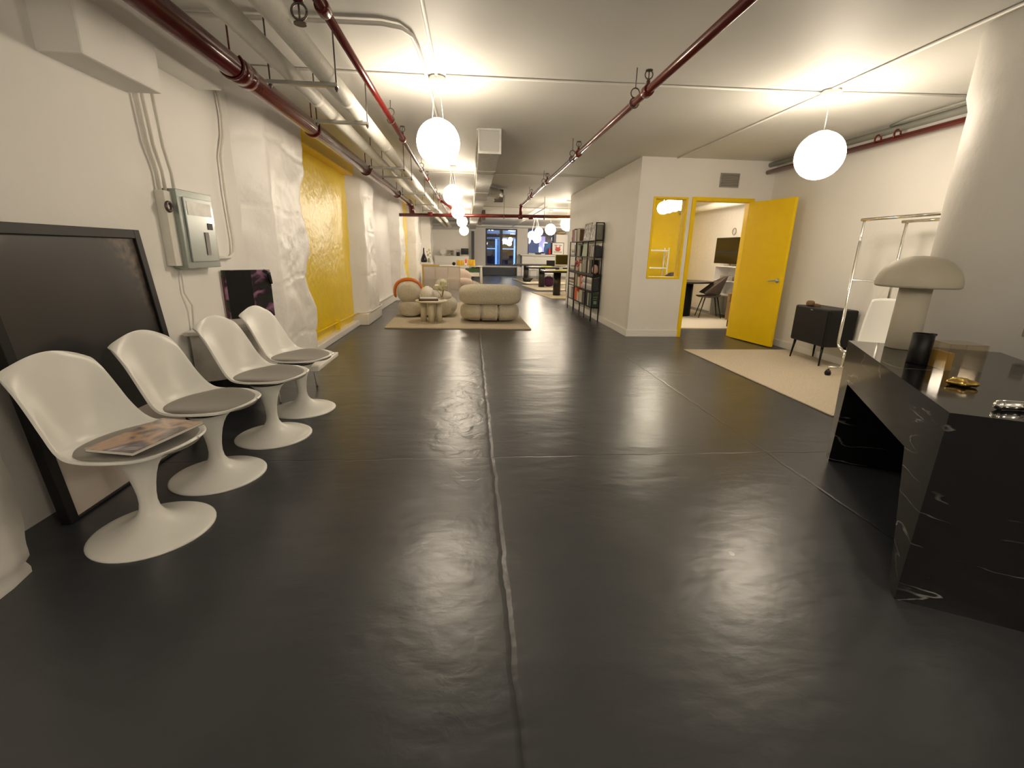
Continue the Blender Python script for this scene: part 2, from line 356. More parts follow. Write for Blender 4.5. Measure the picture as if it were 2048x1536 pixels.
def pier(n, y0, y1, x, xb, edge, seed, label):
    """rubble pier: rough side face towards the room's front, painted face, wavy far edge"""
    nz = 110; rows = []
    for j in range(nz+1):
        z = CH*j/nz; r = []
        e = edge(z)
        fl = 1.0 + 0.0*z
        na = 14; nb = 26
        for i in range(na):
            t = i/na; px = xb+(x-xb)*t; py = y0+(y1-y0)*0.0+0.30*t*(1 if n != 'trim_1' else 0.2)
            r.append((px, py, z, 0.020))
        for i in range(nb+1):
            t = i/nb; px = x; py = y0+0.30*(1 if n != 'trim_1' else 0.2)+(e-(y0+0.30*(1 if n != 'trim_1' else 0.2)))*t
            rnd = 0.03*max(0, (t-0.85)/0.15)**2
            r.append((px-rnd, py, z, 0.018))
        r.append((x-0.10, e+0.02, z, 0.02)); r.append((xb-0.1, e+0.04, z, 0.0))
        rows.append(r)
    vs = []; w = len(rows[0])
    for r in rows:
        for (px, py, z, a) in r:
            q = Vector((px*1.0+seed, py, z))
            d = noise.fractal(q*2.2, 1.0, 2.0, 3)*a*1.4 + noise.fractal(q*9, 1.0, 2.0, 3)*a*0.22
            # rubble stone course seams
            sm = abs(((z*1.25+0.15*noise.noise(q*1.6)+seed) % 0.8)-0.4)
            d += -0.014*max(0, 1-(0.4-sm)/0.02) if sm > 0.38 else 0
            # rough broken patches
            pch = noise.noise(Vector((seed, py*2.2, z*2.0+3)))
            if pch > 0.33: d += noise.noise(q*17)*0.022*min(1, (pch-0.33)*6)
            vs.append((px+d, py+d*0.5+(noise.noise(q*3)*0.02 if a else 0), z))
    fs = [(j*w+i, j*w+i+1, (j+1)*w+i+1, (j+1)*w+i) for j in range(nz) for i in range(w-1)]
    m = MB().add(vs, fs, True)
    return struct(recalc(m.build(n, 'rough_wall')), label)
def lerp_tab(tab):
    def f(z):
        for (a, b), (c, d) in zip(tab, tab[1:]):
            if a <= z <= c:
                t = (z-a)/(c-a); t = t*t*(3-2*t); return b+(d-b)*t
        return tab[-1][1] if z > tab[-1][0] else tab[0][1]
    return f
pier('trim_1', -1.2, 1.74, -1.74, -2.1, lerp_tab([(0, 1.74), (0.35, 1.77), (0.7, 1.74), (1.2, 1.76), (2.66, 1.74)]), 3.1, 'white rubble pier at the near left corner')
pier('trim_2', 4.50, 5.80, -1.85, -2.1, lerp_tab([(0, 5.72), (0.18, 5.73), (0.5, 5.86), (0.92, 5.62), (1.25, 5.80), (1.78, 5.60), (2.12, 5.84), (2.66, 5.86)]), 1.2, 'white rubble pier before the yellow bay')
pier('trim_3', 8.12, 9.40, -1.80, -2.1, lerp_tab([(0, 9.35), (0.35, 9.45), (0.7, 9.25), (1.1, 9.42), (1.6, 9.22), (2.0, 9.40), (2.66, 9.42)]), 7.7, 'white rubble pier after the yellow bay')
pier('trim_4', 12.2, 13.5, -1.80, -2.1, lerp_tab([(0, 13.3), (0.4, 13.7), (0.9, 13.2), (1.4, 13.6), (2.0, 13.2), (2.66, 13.4)]), 11.3, 'white rubble pier behind the armchair')
pier('trim_5', 15.6, 17.4, -1.78, -2.1, lerp_tab([(0, 17.4), (0.5, 17.8), (1.0, 16.7), (1.5, 17.7), (2.0, 16.8), (2.66, 17.5)]), 5.3, 'white rubble pier far down the left wall')
pier('trim_6', 20.6, 22.2, -1.72, -2.1, lerp_tab([(0, 22.2), (0.5, 22.9), (1.0, 21.4), (1.5, 22.8), (2.0, 21.5), (2.66, 22.4)]), 9.1, 'farthest white rubble pier on the left wall')
# ledge at the foot of the yellow bay and piers, yellow soffit, steps of the ceiling edge
struct(bx(-2.1, -1.92, 5.0, 8.2, 0, 0.09).build('baseboard_left', 'rough_wall', bevel=0.01))
struct(bx(-2.1, -1.77, 8.15, 9.42, 0, 0.20).build('baseboard_left', 'rough_wall', bevel=0.015))
struct(bx(-2.1, -1.94, 9.4, 12.4, 0, 0.20).build('baseboard_left', 'rough_wall', bevel=0.015))
struct(bx(-2.1, -1.86, 5.85, 8.2, 2.40, CH).build('trim_7', 'yellow', bevel=0.02), 'yellow soffit over the bay')
struct(bx(-2.1, -1.85, 2.72, 3.33, 2.15, 2.42).build('trim_8', 'wall', bevel=0.012), 'white boxed soffit above the panel')
struct(bx(-2.1, -1.86, 1.5, 4.12, 2.40, CH).build('trim_9', 'wall', bevel=0.012), 'white boxed beam under the ceiling')
# right wall, partition with its front wall, window opening and door opening
struct(bx(XR, XR+0.12, -3.5, 7.31, 0, CH).build('wall_right', 'wall'))
struct(bx(2.5, 2.62, 7.31, 12.22, 0, CH).build('wall_partition', 'wall', bevel=0.008))
fw = MB()
Y0, Y1 = 7.19, 7.31
fw.box(2.5, 2.74, Y0, Y1, 0, CH).box(2.74, 3.26, Y0, Y1, 0, 0.93).box(2.74, 3.26, Y0, Y1, 2.11, CH).box(3.26, 3.37, Y0, Y1, 0, CH).box(3.37, 4.28, Y0, Y1, 2.09, CH).box(4.28, XR+0.001, Y0, Y1, 0, CH)
struct(fw.build('wall_front', 'wall'))
struct(bx(5.72, 5.9, 7.31, 28, 0, CH).build('wall_right_rear', 'brick_wall'))
struct(bx(XR, 5.9, 7.19, 7.31, 0, CH).build('wall_meeting_room', 'wall'))
struct(bx(2.62, 5.72, 12.1, 12.22, 0, CH).build('wall_meeting_yellow', 'yellow'))
struct(bx(2.5, 3.36, 7.172, 7.19, 0, 0.11).build('baseboard_front', 'wall', bevel=0.004))
struct(bx(2.482, 2.5, 7.172, 12.0, 0, 0.11).build('baseboard_partition', 'wall', bevel=0.004))
struct(bx(XR-0.016, XR, 3.3, 7.18, 0, 0.10).build('baseboard_right', 'wall', bevel=0.004))
# door frame
fr = MB().box(3.33, 3.39, 7.165, 7.33, 0, 2.13).box(4.26, 4.31, 7.165, 7.33, 0, 2.13).box(3.39, 4.26, 7.165, 7.33, 2.075, 2.13)
struct(fr.build('trim_10', 'yellow', bevel=0.004), 'yellow door frame')
# open door leaf
dr = thing('door_1', 'yellow door leaf standing open towards the room', 'door', (4.255, 7.15, 0), math.radians(-91+11)); dr['kind'] = 'structure'
del dr['category']
bx(0, 0.86, -0.045, 0, 0.012, 2.07).build('door_leaf', 'yellow', dr, bevel=0.004)
hd = MB(); hd.lathe([(0.032, -0.006), (0.032, 0.006), (0.028, 0.012), (0.012, 0.014), (0.012, 0.05)], n=20, mtx=Matrix.Translation((0.79, -0.045, 0.96)) @ Matrix.Rotation(PI/2, 4, 'X'))
hd.tube([(0.79, -0.095, 0.96), (0.76, -0.10, 0.96), (0.70, -0.10, 0.955), (0.67, -0.095, 0.95)], [0.011, 0.011, 0.009, 0.008], 10)
hd.lathe([(0.032, -0.006), (0.032, 0.006), (0.028, 0.012), (0.012, 0.014), (0.012, 0.05)], n=20, mtx=Matrix.Translation((0.79, 0.0, 0.96)) @ Matrix.Rotation(-PI/2, 4, 'X'))
hd.build('door_handle', 'steel', dr)
for z in (0.25, 1.05, 1.85): MB().tube([(-0.006, 0.004, z-0.05), (-0.006, 0.004, z+0.05)], 0.007, 8).build('hinge', 'steel', dr)
# interior window
wn = MB()
for a in ((2.73, 2.765, 0.92, 2.12), (3.235, 3.27, 0.92, 2.12)): wn.box(a[0], a[1], 7.18, 7.33, a[2], a[3])
wn.box(2.765, 3.235, 7.18, 7.33, 0.92, 0.95); wn.box(2.765, 3.235, 7.18, 7.33, 2.09, 2.12)
w1 = struct(wn.build('window_1', 'yellow', bevel=0.003), 'small window in the front wall with yellow frame')
bx(2.765, 3.235, 7.245, 7.251, 0.95, 2.09).build('pane', 'glass', w1, world=True)
# round column
cl = MB().lathe([(0.475, 0), (0.475, 2.22), (0.50, 2.30), (0.50, CH)], (3.56, 2.77, 0), 64)
struct(cl.build('column', 'wall'), 'thick round white column beside the black marble desk')

# far end: white partition, window wall
struct(bx(-2.1, 0.02, 23.6, 23.72, 0, 2.24).build('wall_rear_partition', 'wall'))
bw = MB(); BY0, BY1 = 27.2, 27.45
bw.box(-2.1, 0.82, BY0, BY1, 0, CH).box(0.82, 2.60, BY0, BY1, 2.51, CH).box(0.82, 2.60, BY0, BY1, 0, 0.06).box(2.60, 3.22, BY0, BY1, 0, CH).box(3.22, 4.70, BY0, BY1, 0, 1.18).box(3.22, 4.70, BY0, BY1, 2.55, CH).box(4.70, 5.78, BY0, BY1, 0, CH)
struct(bw.build('wall_rear', 'wall'))
struct(bx(0.3, 2.75, 26.6, 27.2, 0.0, 0.42).build('trim_11', 'blue_grey'), 'dark blue grey window bench')
struct(bx(0.4, 2.62, 26.75, 27.2, 0.42, 0.50).build('trim_12', 'white_plain', bevel=0.01), 'white sill of the tall window')
w2m = MB().box(0.82, 0.90, 27.2, 27.28, 0.5, 2.51).box(2.52, 2.60, 27.2, 27.28, 0.5, 2.51).box(0.90, 2.52, 27.2, 27.28, 0.5, 0.57).box(0.90, 2.52, 27.2, 27.28, 2.43, 2.51).box(1.62, 1.78, 27.2, 27.28, 0.57, 2.43)
w2 = struct(w2m.build('window_2', 'blue_grey'), 'tall dark framed window with blue night view')
bx(0.90, 2.52, 27.235, 27.241, 0.57, 2.43).build('pane', 'window_glass', w2, world=True)
w3m = MB().box(3.22, 3.27, 27.2, 27.28, 1.18, 2.55).box(4.65, 4.70, 27.2, 27.28, 1.18, 2.55).box(3.27, 4.65, 27.2, 27.28, 1.18, 1.23).box(3.27, 4.65, 27.2, 27.28, 2.50, 2.55)
w3 = struct(w3m.build('window_3', 'blue_grey'), 'wide window above the white shelf')
bx(3.27, 4.65, 27.235, 27.241, 1.23, 2.50).build('pane', 'window_glass', w3, world=True)
struct(bx(-2.1, 5.78, 26.3, 27.2, 2.56, CH).build('trim_13', 'wall'), 'shallow beam above the rear windows')
# across the street: facade with blue lit sash windows and a lit sign frame
mat('facade_blue', (0.10, 0.16, 0.26), 0.7, emit=(0.03, 0.07, 0.15), es=0.6)
mat('sash', (0.3, 0.42, 0.6), 0.6, emit=(0.16, 0.30, 0.55), es=0.9)
mat('lit_strip', (0.8, 0.9, 1.0), 0.5, emit=(0.55, 0.75, 1.0), es=2.2)
mat('lit_white', (1, 1, 1), 0.5, emit=(1.0, 0.97, 0.9), es=4.0)
mat('haze_violet', (0.2, 0.18, 0.3), 0.6, emit=(0.30, 0.25, 0.42), es=0.8)
fa = thing('facade_across_street', 'blue lit facade with sash windows seen through the tall window', 'building', (1.8, 31.0, 0))
bx(-2.2, 2.6, 0, 0.3, -2, 5).build('wall', 'facade_blue', fa)
for cx in (-0.65, 0.55):
    w = MB()
    for a in ((cx-0.52, cx-0.40), (cx+0.40, cx+0.52)): w.box(a[0], a[1], -0.12, 0, 0.25, 2.05)
    w.box(cx-0.52, cx+0.52, -0.14, 0, 0.20, 0.42).box(cx-0.4, cx+0.4, -0.09, 0, 1.42, 1.48)
    f_ = w.build('window_frame', 'sash', fa)
    bx(cx-0.40, cx+0.40, -0.03, 0.0, 0.42, 2.05).build('pane', 'street', f_)
w = MB().box(1.06, 1.11, -0.2, -0.15, 0.2, 1.6).box(1.06, 1.36, -0.2, -0.15, 1.55, 1.6).box(1.33, 1.36, -0.2, -0.15, 0.2, 1.6); w.build('lit_frame', 'lit_strip', fa)
w = MB().box(-1.3, 1.5, -0.4, -0.3, 2.15, 2.35); w.build('cornice', 'street', fa)
for (x, y, z, sx) in ((0.85, -0.3, 2.30, 0.28), (0.28, -0.3, 2.0, 0.22), (0.80, -0.3, 2.62, 0.35), (-0.45, -0.3, 2.62, 0.1), (-0.65, -0.3, 2.62, 0.05)):
    MB().ell((x, y, z), (sx, 0.1, 0.07), 1).build('reflection_glow', 'lit_white', fa)  # glowing blobs standing in for lamp reflections in the tall window
st = thing('facade_beyond_street', 'dim violet street facade with white shop lights seen above the shelf', 'building', (5.0, 31.7, 0))
bx(-1.35, 2.2, 0, 0.3, -1, 5).build('wall', 'street', st)
for (x, z, r) in ((-0.75, 1.55, 0.16), (-0.45, 1.45, 0.14), (-0.05, 1.75, 0.16), (-0.95, 2.9, 0.12)): MB().ell((x, -0.15, z), (r, 0.05, r*1.1), 1).build('shop_light', 'lit_white', st)
bx(-1.3, -0.1, -0.05, 0.0, 1.3, 2.3).build('lit_shopfront', 'haze_violet', st)

# ------------------------------------------------------------ globe pendants
def pendant(x, y, z, r, label, group, wires=2, canopy_r=0.075):
    t = thing('globe_pendant_lamp', label, 'lamp', (x, y, CH), 0, group)
    MB().ell((0, 0, z-CH), r, 1, 40, 24).build('globe', 'globe', t)
    MB().lathe([(canopy_r*0.7, -0.055), (canopy_r, -0.05), (canopy_r, -0.02), (canopy_r*0.8, 0.0)], n=28).build('canopy', 'white_plain', t)
    for k in range(wires):
        s = (k-0.5)*2 if wires == 2 else 0
        MB().tube([(s*0.02, 0, -0.05), (s*0.045, 0, z-CH+r*0.97)], 0.0035, 6).build('cord', 'white_plain', t)
    MB().lathe([(0.055, r*0.955+z-CH), (0.05, r*1.0+z-CH), (0.015, r*1.03+z-CH)], n=20).build('fitter_cap', 'white_plain', t)
    return t
G1 = 'row of globe lamps down the left of the room'
pendant(-0.275, 4.40, 2.165, 0.183, 'largest glowing globe lamp left of centre, nearest of the row', G1)
pendant(-0.31, 8.60, 2.20, 0.165, 'second globe lamp of the left row, left of the ducting', G1)
pendant(-0.317, 12.2, 2.20, 0.163, 'third globe lamp of the left row, just below the crossing red pipe', G1)
pendant(-0.28, 15.7, 2.18, 0.170, 'fourth globe lamp of the left row', G1)
pendant(-0.26, 18.4, 2.01, 0.170, 'farthest and lowest globe lamp of the left row', G1)
pendant(3.07, 4.22, 2.15, 0.195, 'large glowing globe lamp at right above the rug', None, wires=1, canopy_r=0.08)
G2 = 'globe lamps over the rear desks'
pendant(2.66, 13.3, 2.05, 0.185, 'globe lamp half hidden by the partition edge', G2, wires=1)
pendant(2.69, 16.3, 2.03, 0.180, 'globe lamp in front of the wide rear window', G2, wires=1)
cl_ = thing('globe_cluster_lamp', 'cluster of three glowing globes hanging before the rear windows', 'lamp', (2.70, 20.0, CH), 0, G2)
for (dx, dz, r) in ((0.12, -0.55, 0.17), (-0.17, -0.71, 0.17), (0.05, -0.83, 0.17)):
    MB().ell((dx, 0.1*dx, dz), r, 1, 28, 16).build('globe', 'globe', cl_)
    MB().tube([(dx*0.3, 0, -0.02), (dx, 0.1*dx, dz+r*0.9)], 0.006, 6).build('cord', 'white_plain', cl_)
MB().lathe([(0.10, -0.04), (0.12, -0.02), (0.12, 0)], n=24).build('canopy', 'white_plain', cl_)
ml = thing('globe_row_lamp', 'row of four small glowing globes inside the yellow meeting room', 'lamp', (4.0, 9.5, CH), 0)
for k in range(4):
    yy = -0.55+0.32*k; xx = -0.07+0.02*k
    MB().ell((xx, yy, -0.44), 0.125, 1, 28, 16).build('globe', 'globe', ml)
    MB().tube([(xx, yy, -0.03), (xx, yy, -0.32)], 0.006, 6).build('cord', 'white_plain', ml)
bx(-0.1, 0.06, -0.65, 0.55, -0.03, 0).build('canopy', 'white_plain', ml)
# unseen lamps added behind the camera and meeting room to even the light
pendant(1.7, -1.0, 2.15, 0.195, 'added fill globe lamp behind the viewer at right', None, wires=1)
pendant(-0.28, -1.3, 2.165, 0.183, 'added fill globe lamp behind the viewer at left', None)
pendant(4.6, 20.5, 2.1, 0.19, 'middle added fill globe lamp hidden behind the meeting room', None, wires=1)  # this and the next two are added out of sight to brighten the rear office
pendant(4.5, 16.8, 2.1, 0.19, 'added fill globe lamp hidden close behind the meeting room', None, wires=1)
pendant(5.25, 24.4, 2.1, 0.19, 'added fill globe lamp hidden behind the meeting room near the rear counter', None, wires=1)

# ------------------------------------------------------------ overhead pipes
# big red sprinkler main with couplings and hangers
rp = thing('red_sprinkler_main', 'thick dark red pipe running along the left wall under the ceiling', 'pipe', (-1.55, 6.0, 2.41))
MB().tube([(0, -9, 0), (0, 6.75, 0)], 0.070, 24).build('pipe', 'pipe_red', rp)
for y in (3.75, 12.45, 12.65):
    m_ = MB()
    m_.lathe([(0.071, -0.09), (0.080, -0.08), (0.081, -0.02), (0.076, -0.015), (0.076, 0.015), (0.081, 0.02), (0.080, 0.08), (0.071, 0.09)], n=24, mtx=Matrix.Translation((0, y-6, 0)) @ Matrix.Rotation(PI/2, 4, 'X'))
    m_.build('coupling', 'pipe_red', rp)
for y in (3.6, 5.2, 7.6, 10.6):
    m_ = MB().tube(arc((0, y-6, 0), 0.078, -PI*1.25, PI*0.25, 18, 'xz'), 0.009, 6)
    m_.tube([(0, y-6, 0.075), (0, y-6, 0.25)], 0.006, 6)
    m_.build('hanger', 'pipe_red', rp)
m_ = MB().tube([(0, 6.7, 0), (0.0, 6.9, -0.02), (0.02, 6.95, -0.12), (0.02, 6.95, -0.26)], 0.075, 16); m_.build('elbow', 'pipe_red', rp)
# insulated white pipes
def ins_pipe(x, z, r, label):
    t = thing('insulated_pipe', label, 'pipe', (x, 10, z), 0, 'pair of insulated white pipes')
    MB().tube([(0, -13.4, 0), (0, 13.2, 0)], r, 24).build('pipe', 'pipe_white', t)
    for y in (1.2, 4.0, 5.6, 7.9, 10.9, 13.5, 17):
        MB().lathe([(r*1.0, -0.03), (r*1.03, -0.028), (r*1.03, 0.028), (r*1.0, 0.03)], n=24, mtx=Matrix.Translation((0, y-10, 0)) @ Matrix.Rotation(PI/2, 4, 'X')).build('jacket_band', 'pipe_white', t)
ins_pipe(-0.93, 2.36, 0.060, 'fatter insulated white pipe of the pair, on the right')
ins_pipe(-1.15, 2.35, 0.050, 'thinner insulated white pipe of the pair, nearer the red main')
tr0 = None
for i, y in enumerate((1.2, 3.47, 4.40, 6.6, 7.4, 9.4, 11.5, 13.2)):
    lab = ['strut hanger under the white pipes, out of view above the camera', 'nearest strut hanger under the white pipes, at the picture top', 'second strut hanger under the white pipes, above the yellow bay', 'third strut hanger under the white pipes, left of the big globe',
           'fourth strut hanger under the white pipes, close behind the third', 'fifth strut hanger under the white pipes', 'sixth strut hanger under the white pipes, near the red coupling', 'seventh strut hanger under the white pipes, by the crossing red pipe'][i]
    if tr0 is None:
        t = thing('pipe_hanger', lab, 'hanger', (-1.05, y, CH), 0, 'strut hangers under the white pipes')
        bx(-0.24, 0.20, -0.02, 0.02, -0.385, -0.361).build('strut', 'steel', t, bevel=0.004)
        for s in (-0.22, 0.19): MB().tube([(s, 0, 0), (s, 0, -0.41)], 0.005, 6).tube([(s, 0, -0.40), (s, 0, -0.385)], 0.012, 6).build('rod', 'dark_steel', t)
        tr0 = t
    else:
        t = copy_tree(tr0); t.location.y = y; t['label'] = lab
# slender red sprinkler lines
def sprinkler_line(x, z, y0, y1, r, label, heads, rods):
    t = thing('red_sprinkler_line', label, 'pipe', (x, 6, z))
    MB().tube([(0, y0-6, 0), (0, y1-6, 0)], r, 16).build('pipe', 'pipe_red', t)
    for y in heads:
        m_ = MB().lathe([(r*1.35, -0.045), (r*1.5, -0.03), (r*1.5, 0.03), (r*1.35, 0.045)], n=14, mtx=Matrix.Translation((0, y-6, 0)) @ Matrix.Rotation(PI/2, 4, 'X'))
        m_.tube([(0, y-6, r), (0, y-6, r+0.035)], 0.014, 10)
        m_.build('tee', 'pipe_red', t)
        m_ = MB().tube([(0, y-6, r+0.03), (0, y-6, r+0.045)], 0.012, 8).tube(arc((0, y-6, r+0.075), 0.028, -PI/2, PI*1.5, 18, 'xz'), 0.0045, 6).tube([(0, y-6, r+0.045), (0, y-6, r+0.10)], 0.004, 6).lathe([(0.026, r+0.100), (0.026, r+0.105)], (0, y-6, 0), 14)
        m_.build('sprinkler_head', 'dark_steel', t)
    for y in rods:
        MB().tube(arc((0, y-6, 0), r+0.008, 0, 2*PI, 18, 'xz'), 0.006, 6).tube(arc((0, y-6, r+0.04), 0.034, 0, 2*PI, 16, 'xz'), 0.005, 6).tube([(0, y-6, r+0.07), (0, y-6, CH-z)], 0.004, 6).build('hanger', 'dark_steel', t)
sprinkler_line(1.28, 2.42, -3.4, 12.55, 0.028, 'slim dark red sprinkler pipe crossing the ceiling right of centre', (3.70, 5.95, 8.3, 10.4), (3.98, 6.3, 8.7, 10.8))
sprinkler_line(-0.77, 2.49, -3.4, 19.0, 0.026, 'slim dark red sprinkler pipe left of the big globe lamp', (2.95, 5.9, 9.0, 12.2), (5.1, 8.0, 11.0))
m_ = thing('sprinkler_stub', 'red sprinkler stub hanging with open frame beside the fat white pipe', 'sprinkler', (-0.83, 2.74, 2.385))
MB().tube([(0, 0, 0.04), (0, 0, 0.26)], 0.024, 12).build('nipple', 'pipe_red', m_)
MB().tube(arc((0, 0, -0.0), 0.036, 0, 2*PI, 20, 'xz'), 0.006, 6).tube([(0, 0, 0.04), (0, 0, -0.045)], 0.005, 6).lathe([(0.03, -0.055), (0.03, -0.048)], n=14).build('sprinkler_head', 'dark_steel', m_)
cp = thing('red_cross_main', 'dark red pipe crossing the room from wall to wall in the distance', 'pipe', (0.5, 12.6, 2.15))
MB().tube([(-2.5, 0, -0.03), (3.4, 0, 0.06)], 0.042, 16).build('pipe', 'pipe_red', cp)
for x in (-1.53, -0.97, 0.78, 1.05): MB().lathe([(0.045, -0.06), (0.056, -0.05), (0.056, 0.05), (0.045, 0.06)], n=14, mtx=Matrix.Translation((x, 0, 0.005)) @ Matrix.Rotation(PI/2, 4, 'Y')).build('coupling', 'pipe_red', cp)
MB().tube([(0.78, 0, 0.03), (0.78, 0, 0.20), (0.78, -0.05, 0.26), (0.78, -0.14, 0.27)], 0.042, 14).build('riser_elbow', 'pipe_red', cp)
MB().tube([(-0.97, 0, 0.0), (-0.97, 0, 0.14), (-1.05, 0, 0.22), (-1.25, 0.0, 0.33)], 0.036, 14).build('riser', 'pipe_red', cp)
for x in (0.35, 1.4): MB().tube([(x, 0, 0.0), (x, 0, CH-2.15)], 0.006, 6).tube(arc((x, 0, 0.0), 0.055, 0, 2*PI, 16, 'yz'), 0.008, 6).build('hanger', 'dark_steel', cp)
# right wall pipes
t = thing('red_wall_pipe', 'dark red pipe high along the right wall behind the globe lamp', 'pipe', (4.44, 5, 2.50))
MB().tube([(0, -7.5, 0), (0, 2.16, 0)], 0.032, 16).build('pipe', 'pipe_red', t)
for y in (-0.02, 0.22): MB().tube(arc((0, y, 0.05), 0.035, 0, PI, 10, 'xz'), 0.009, 8).tube([(-0.035, y, 0.05), (-0.035, y, 0)], 0.009, 8).tube([(0.035, y, 0.05), (0.035, y, 0)], 0.009, 8).build('hanger', 'pipe_red', t)
tag(MB().tube([(4.47, -3.4, 2.605), (4.47, 7.17, 2.605)], 0.034, 16).build('grey_wall_pipe', 'pipe_grey'), 'grey pipe tucked under the ceiling above the red wall pipe', 'pipe')
tag(MB().tube([(4.36, -3.4, 2.635), (4.36, 4.8, 2.635), (4.45, 5.1, 2.645)], 0.014, 10).build('ceiling_conduit', 'pipe_grey'), 'thin grey conduit beside the grey pipe at the right wall', 'conduit')
# ceiling conduits
def conduit(pts, r, label, material='white_plain', name='ceiling_conduit'):
    return tag(MB().tube(pts, r, 10).build(name, material), label, 'conduit')
ZC = CH-0.012
conduit([(-1.95, 4.36, ZC), (-0.35, 4.36, ZC)], 0.010, 'white conduit on the ceiling left of the big globe lamp, crossing above the pipes')
conduit([(-0.20, 4.34, ZC), (1.2, 4.31, ZC), (3.0, 4.26, ZC)], 0.010, 'long white conduit on the ceiling joining the two big globe lamps')
conduit([(3.15, 4.24, ZC), (4.45, 4.13, ZC)], 0.010, 'white conduit on the ceiling from right globe lamp to the right wall')
conduit([(3.03, 4.15, ZC), (3.03, 1.0, ZC), (3.03, -3.4, ZC)], 0.011, 'white conduit running from right globe lamp towards the column')
conduit([(3.05, 4.30, ZC), (3.03, 7.18, ZC)], 0.009, 'thin white conduit running from right globe lamp to the front wall')
conduit([(-0.275, 4.32, ZC), (-0.285, -3.4, ZC)], 0.012, 'white conduit running from the big globe lamp to the picture top')
conduit([(-1.95, 3.50, ZC-0.01), (-0.9, 3.47, ZC-0.01), (-0.55, 3.46, ZC-0.01), (-0.44, 3.50, ZC-0.01), (-0.385, 3.60, ZC-0.01), (-0.365, 3.8, ZC-0.01), (-0.355, 4.3, ZC-0.01), (-0.355, 8.5, ZC-0.01), (-0.35, 18.5, ZC-0.01)], 0.014, 'white conduit bending in a curve left of the big globe lamp')
conduit([(-0.9, 9.2, ZC), (2.5, 9.2, ZC)], 0.009, 'white conduit across the ceiling in front of the bookcase')
conduit([(-0.9, 15.7, ZC), (5.7, 15.7, ZC)], 0.010, 'white conduit across the far ceiling over the desks')
conduit([(2.2, 14.0, 2.55), (2.2, 22.0, 2.55), (2.2, 26.2, 2.58)], 0.020, 'white pipe along the ceiling above the rear desks')
# left wall conduits
lc = thing('wall_conduit', 'bundle of white conduits dropping from the soffit to the breaker panel', 'conduit', (-2.0, 3.45, 1.64))
for dy, dx in ((-0.07, -0.02), (-0.03, -0.01), (0.05, 0.0)):
    MB().tube([(dx, dy-0.02, 1.02), (dx, dy-0.02, 0.52), (dx, dy, 0.25), (dx-0.005, dy+0.05, 0.1), (dx-0.005, dy+0.05, -0.02)], 0.011, 8).build('conduit', 'pipe_white', lc)
conduit([(-2.03, 3.52, 1.12), (-2.03, 3.51, 0.95), (-2.02, 3.56, 0.86), (-2.03, 3.55, 0.70), (-2.035, 3.55, 0.35)], 0.007, 'thin white cable hanging below the breaker panel', name='wall_cable')
conduit([(-2.02, 4.36, 2.64), (-2.02, 4.40, 2.30), (-2.02, 4.38, 2.15), (-2.02, 4.29, 1.98), (-2.02, 4.28, 1.7), (-2.02, 4.30, 1.32), (-2.02, 4.28, 1.22), (-2.02, 4.20, 1.185), (-2.02, 3.94, 1.185)], 0.013, 'white conduit wriggling down the wall right of the breaker panel', 'pipe_white', 'wall_conduit')
yp = conduit([(-1.96, 5.85, 0.24), (-1.96, 8.1, 0.21)], 0.012, 'yellow painted pipe low along the yellow bay', 'yellow', 'wall_pipe')
MB().box(-1.99, -1.94, 6.95, 7.02, 0.12, 0.26).build('bracket', 'yellow', yp, world=True)
conduit([(-1.96, 8.1, 0.21), (-1.76, 8.35, 0.215), (-1.755, 9.35, 0.22), (-1.9, 9.5, 0.215), (-1.92, 12.3, 0.215)], 0.013, 'white painted pipe low along the wall beyond the yellow bay', 'pipe_white', 'wall_pipe')

# air duct
dk = thing('air_duct', 'galvanised rectangular air duct hanging under the ceiling right of the globe row', 'duct', (0.22, 6, CH))
bx(-0.125, 0.13, 0.0, 5.0, -0.26, -0.02).build('trunk', 'galv', dk)
fm = MB().box(-0.135, -0.115, -0.03, 0.02, -0.275, -0.003).box(0.115, 0.14, -0.03, 0.02, -0.275, -0.003).box(-0.115, 0.115, -0.03, 0.02, -0.275, -0.25).box(-0.115, 0.115, -0.03, 0.02, -0.026, -0.003)
fm.build('end_flange', 'galv', dk)
bx(-0.115, 0.115, -0.018, 0.0, -0.25, -0.026).build('end_cap', 'lightgrey', dk)
for y in (1.3, 2.6, 3.9): bx(-0.132, 0.137, y-0.012, y+0.012, -0.268, -0.012).build('joint_flange', 'galv', dk)
m_ = MB().rings([[(-0.125, 5.0, -0.26), (0.13, 5.0, -0.26), (0.13, 5.0, -0.02), (-0.125, 5.0, -0.02)], [(-0.19, 9.0, -0.30), (0.08, 9.0, -0.30), (0.08, 9.0, -0.02), (-0.19, 9.0, -0.02)], [(-0.28, 14.0, -0.36), (0.0, 14.0, -0.36), (0.0, 14.0, -0.04), (-0.28, 14.0, -0.04)], [(-0.28, 16.5, -0.40), (0.0, 16.5, -0.40), (0.0, 16.5, -0.04), (-0.28, 16.5, -0.04)]], smooth=False); m_.build('reducer', 'galv', dk)
MB().tube([(0.1, 4.6, -0.15), (0.32, 4.8, -0.15), (0.40, 5.0, -0.18)], [0.10, 0.10, 0.11], 18).build('branch_collar', 'galv', dk)
bx(0.30, 0.50, 4.95, 5.25, -0.30, -0.06).build('outlet_box', 'dark_steel', dk)
MB().tube([(-0.14, -0.02, -0.02), (-0.14, 16.0, -0.03)], 0.010, 8).build('side_conduit', 'white_plain', dk)
for (y, x) in ((9.6, 0.18), (12.5, 0.12)): bx(x-0.06, x+0.06, y, y+0.25, -0.42, -0.12).build('damper', 'dark_steel', dk)
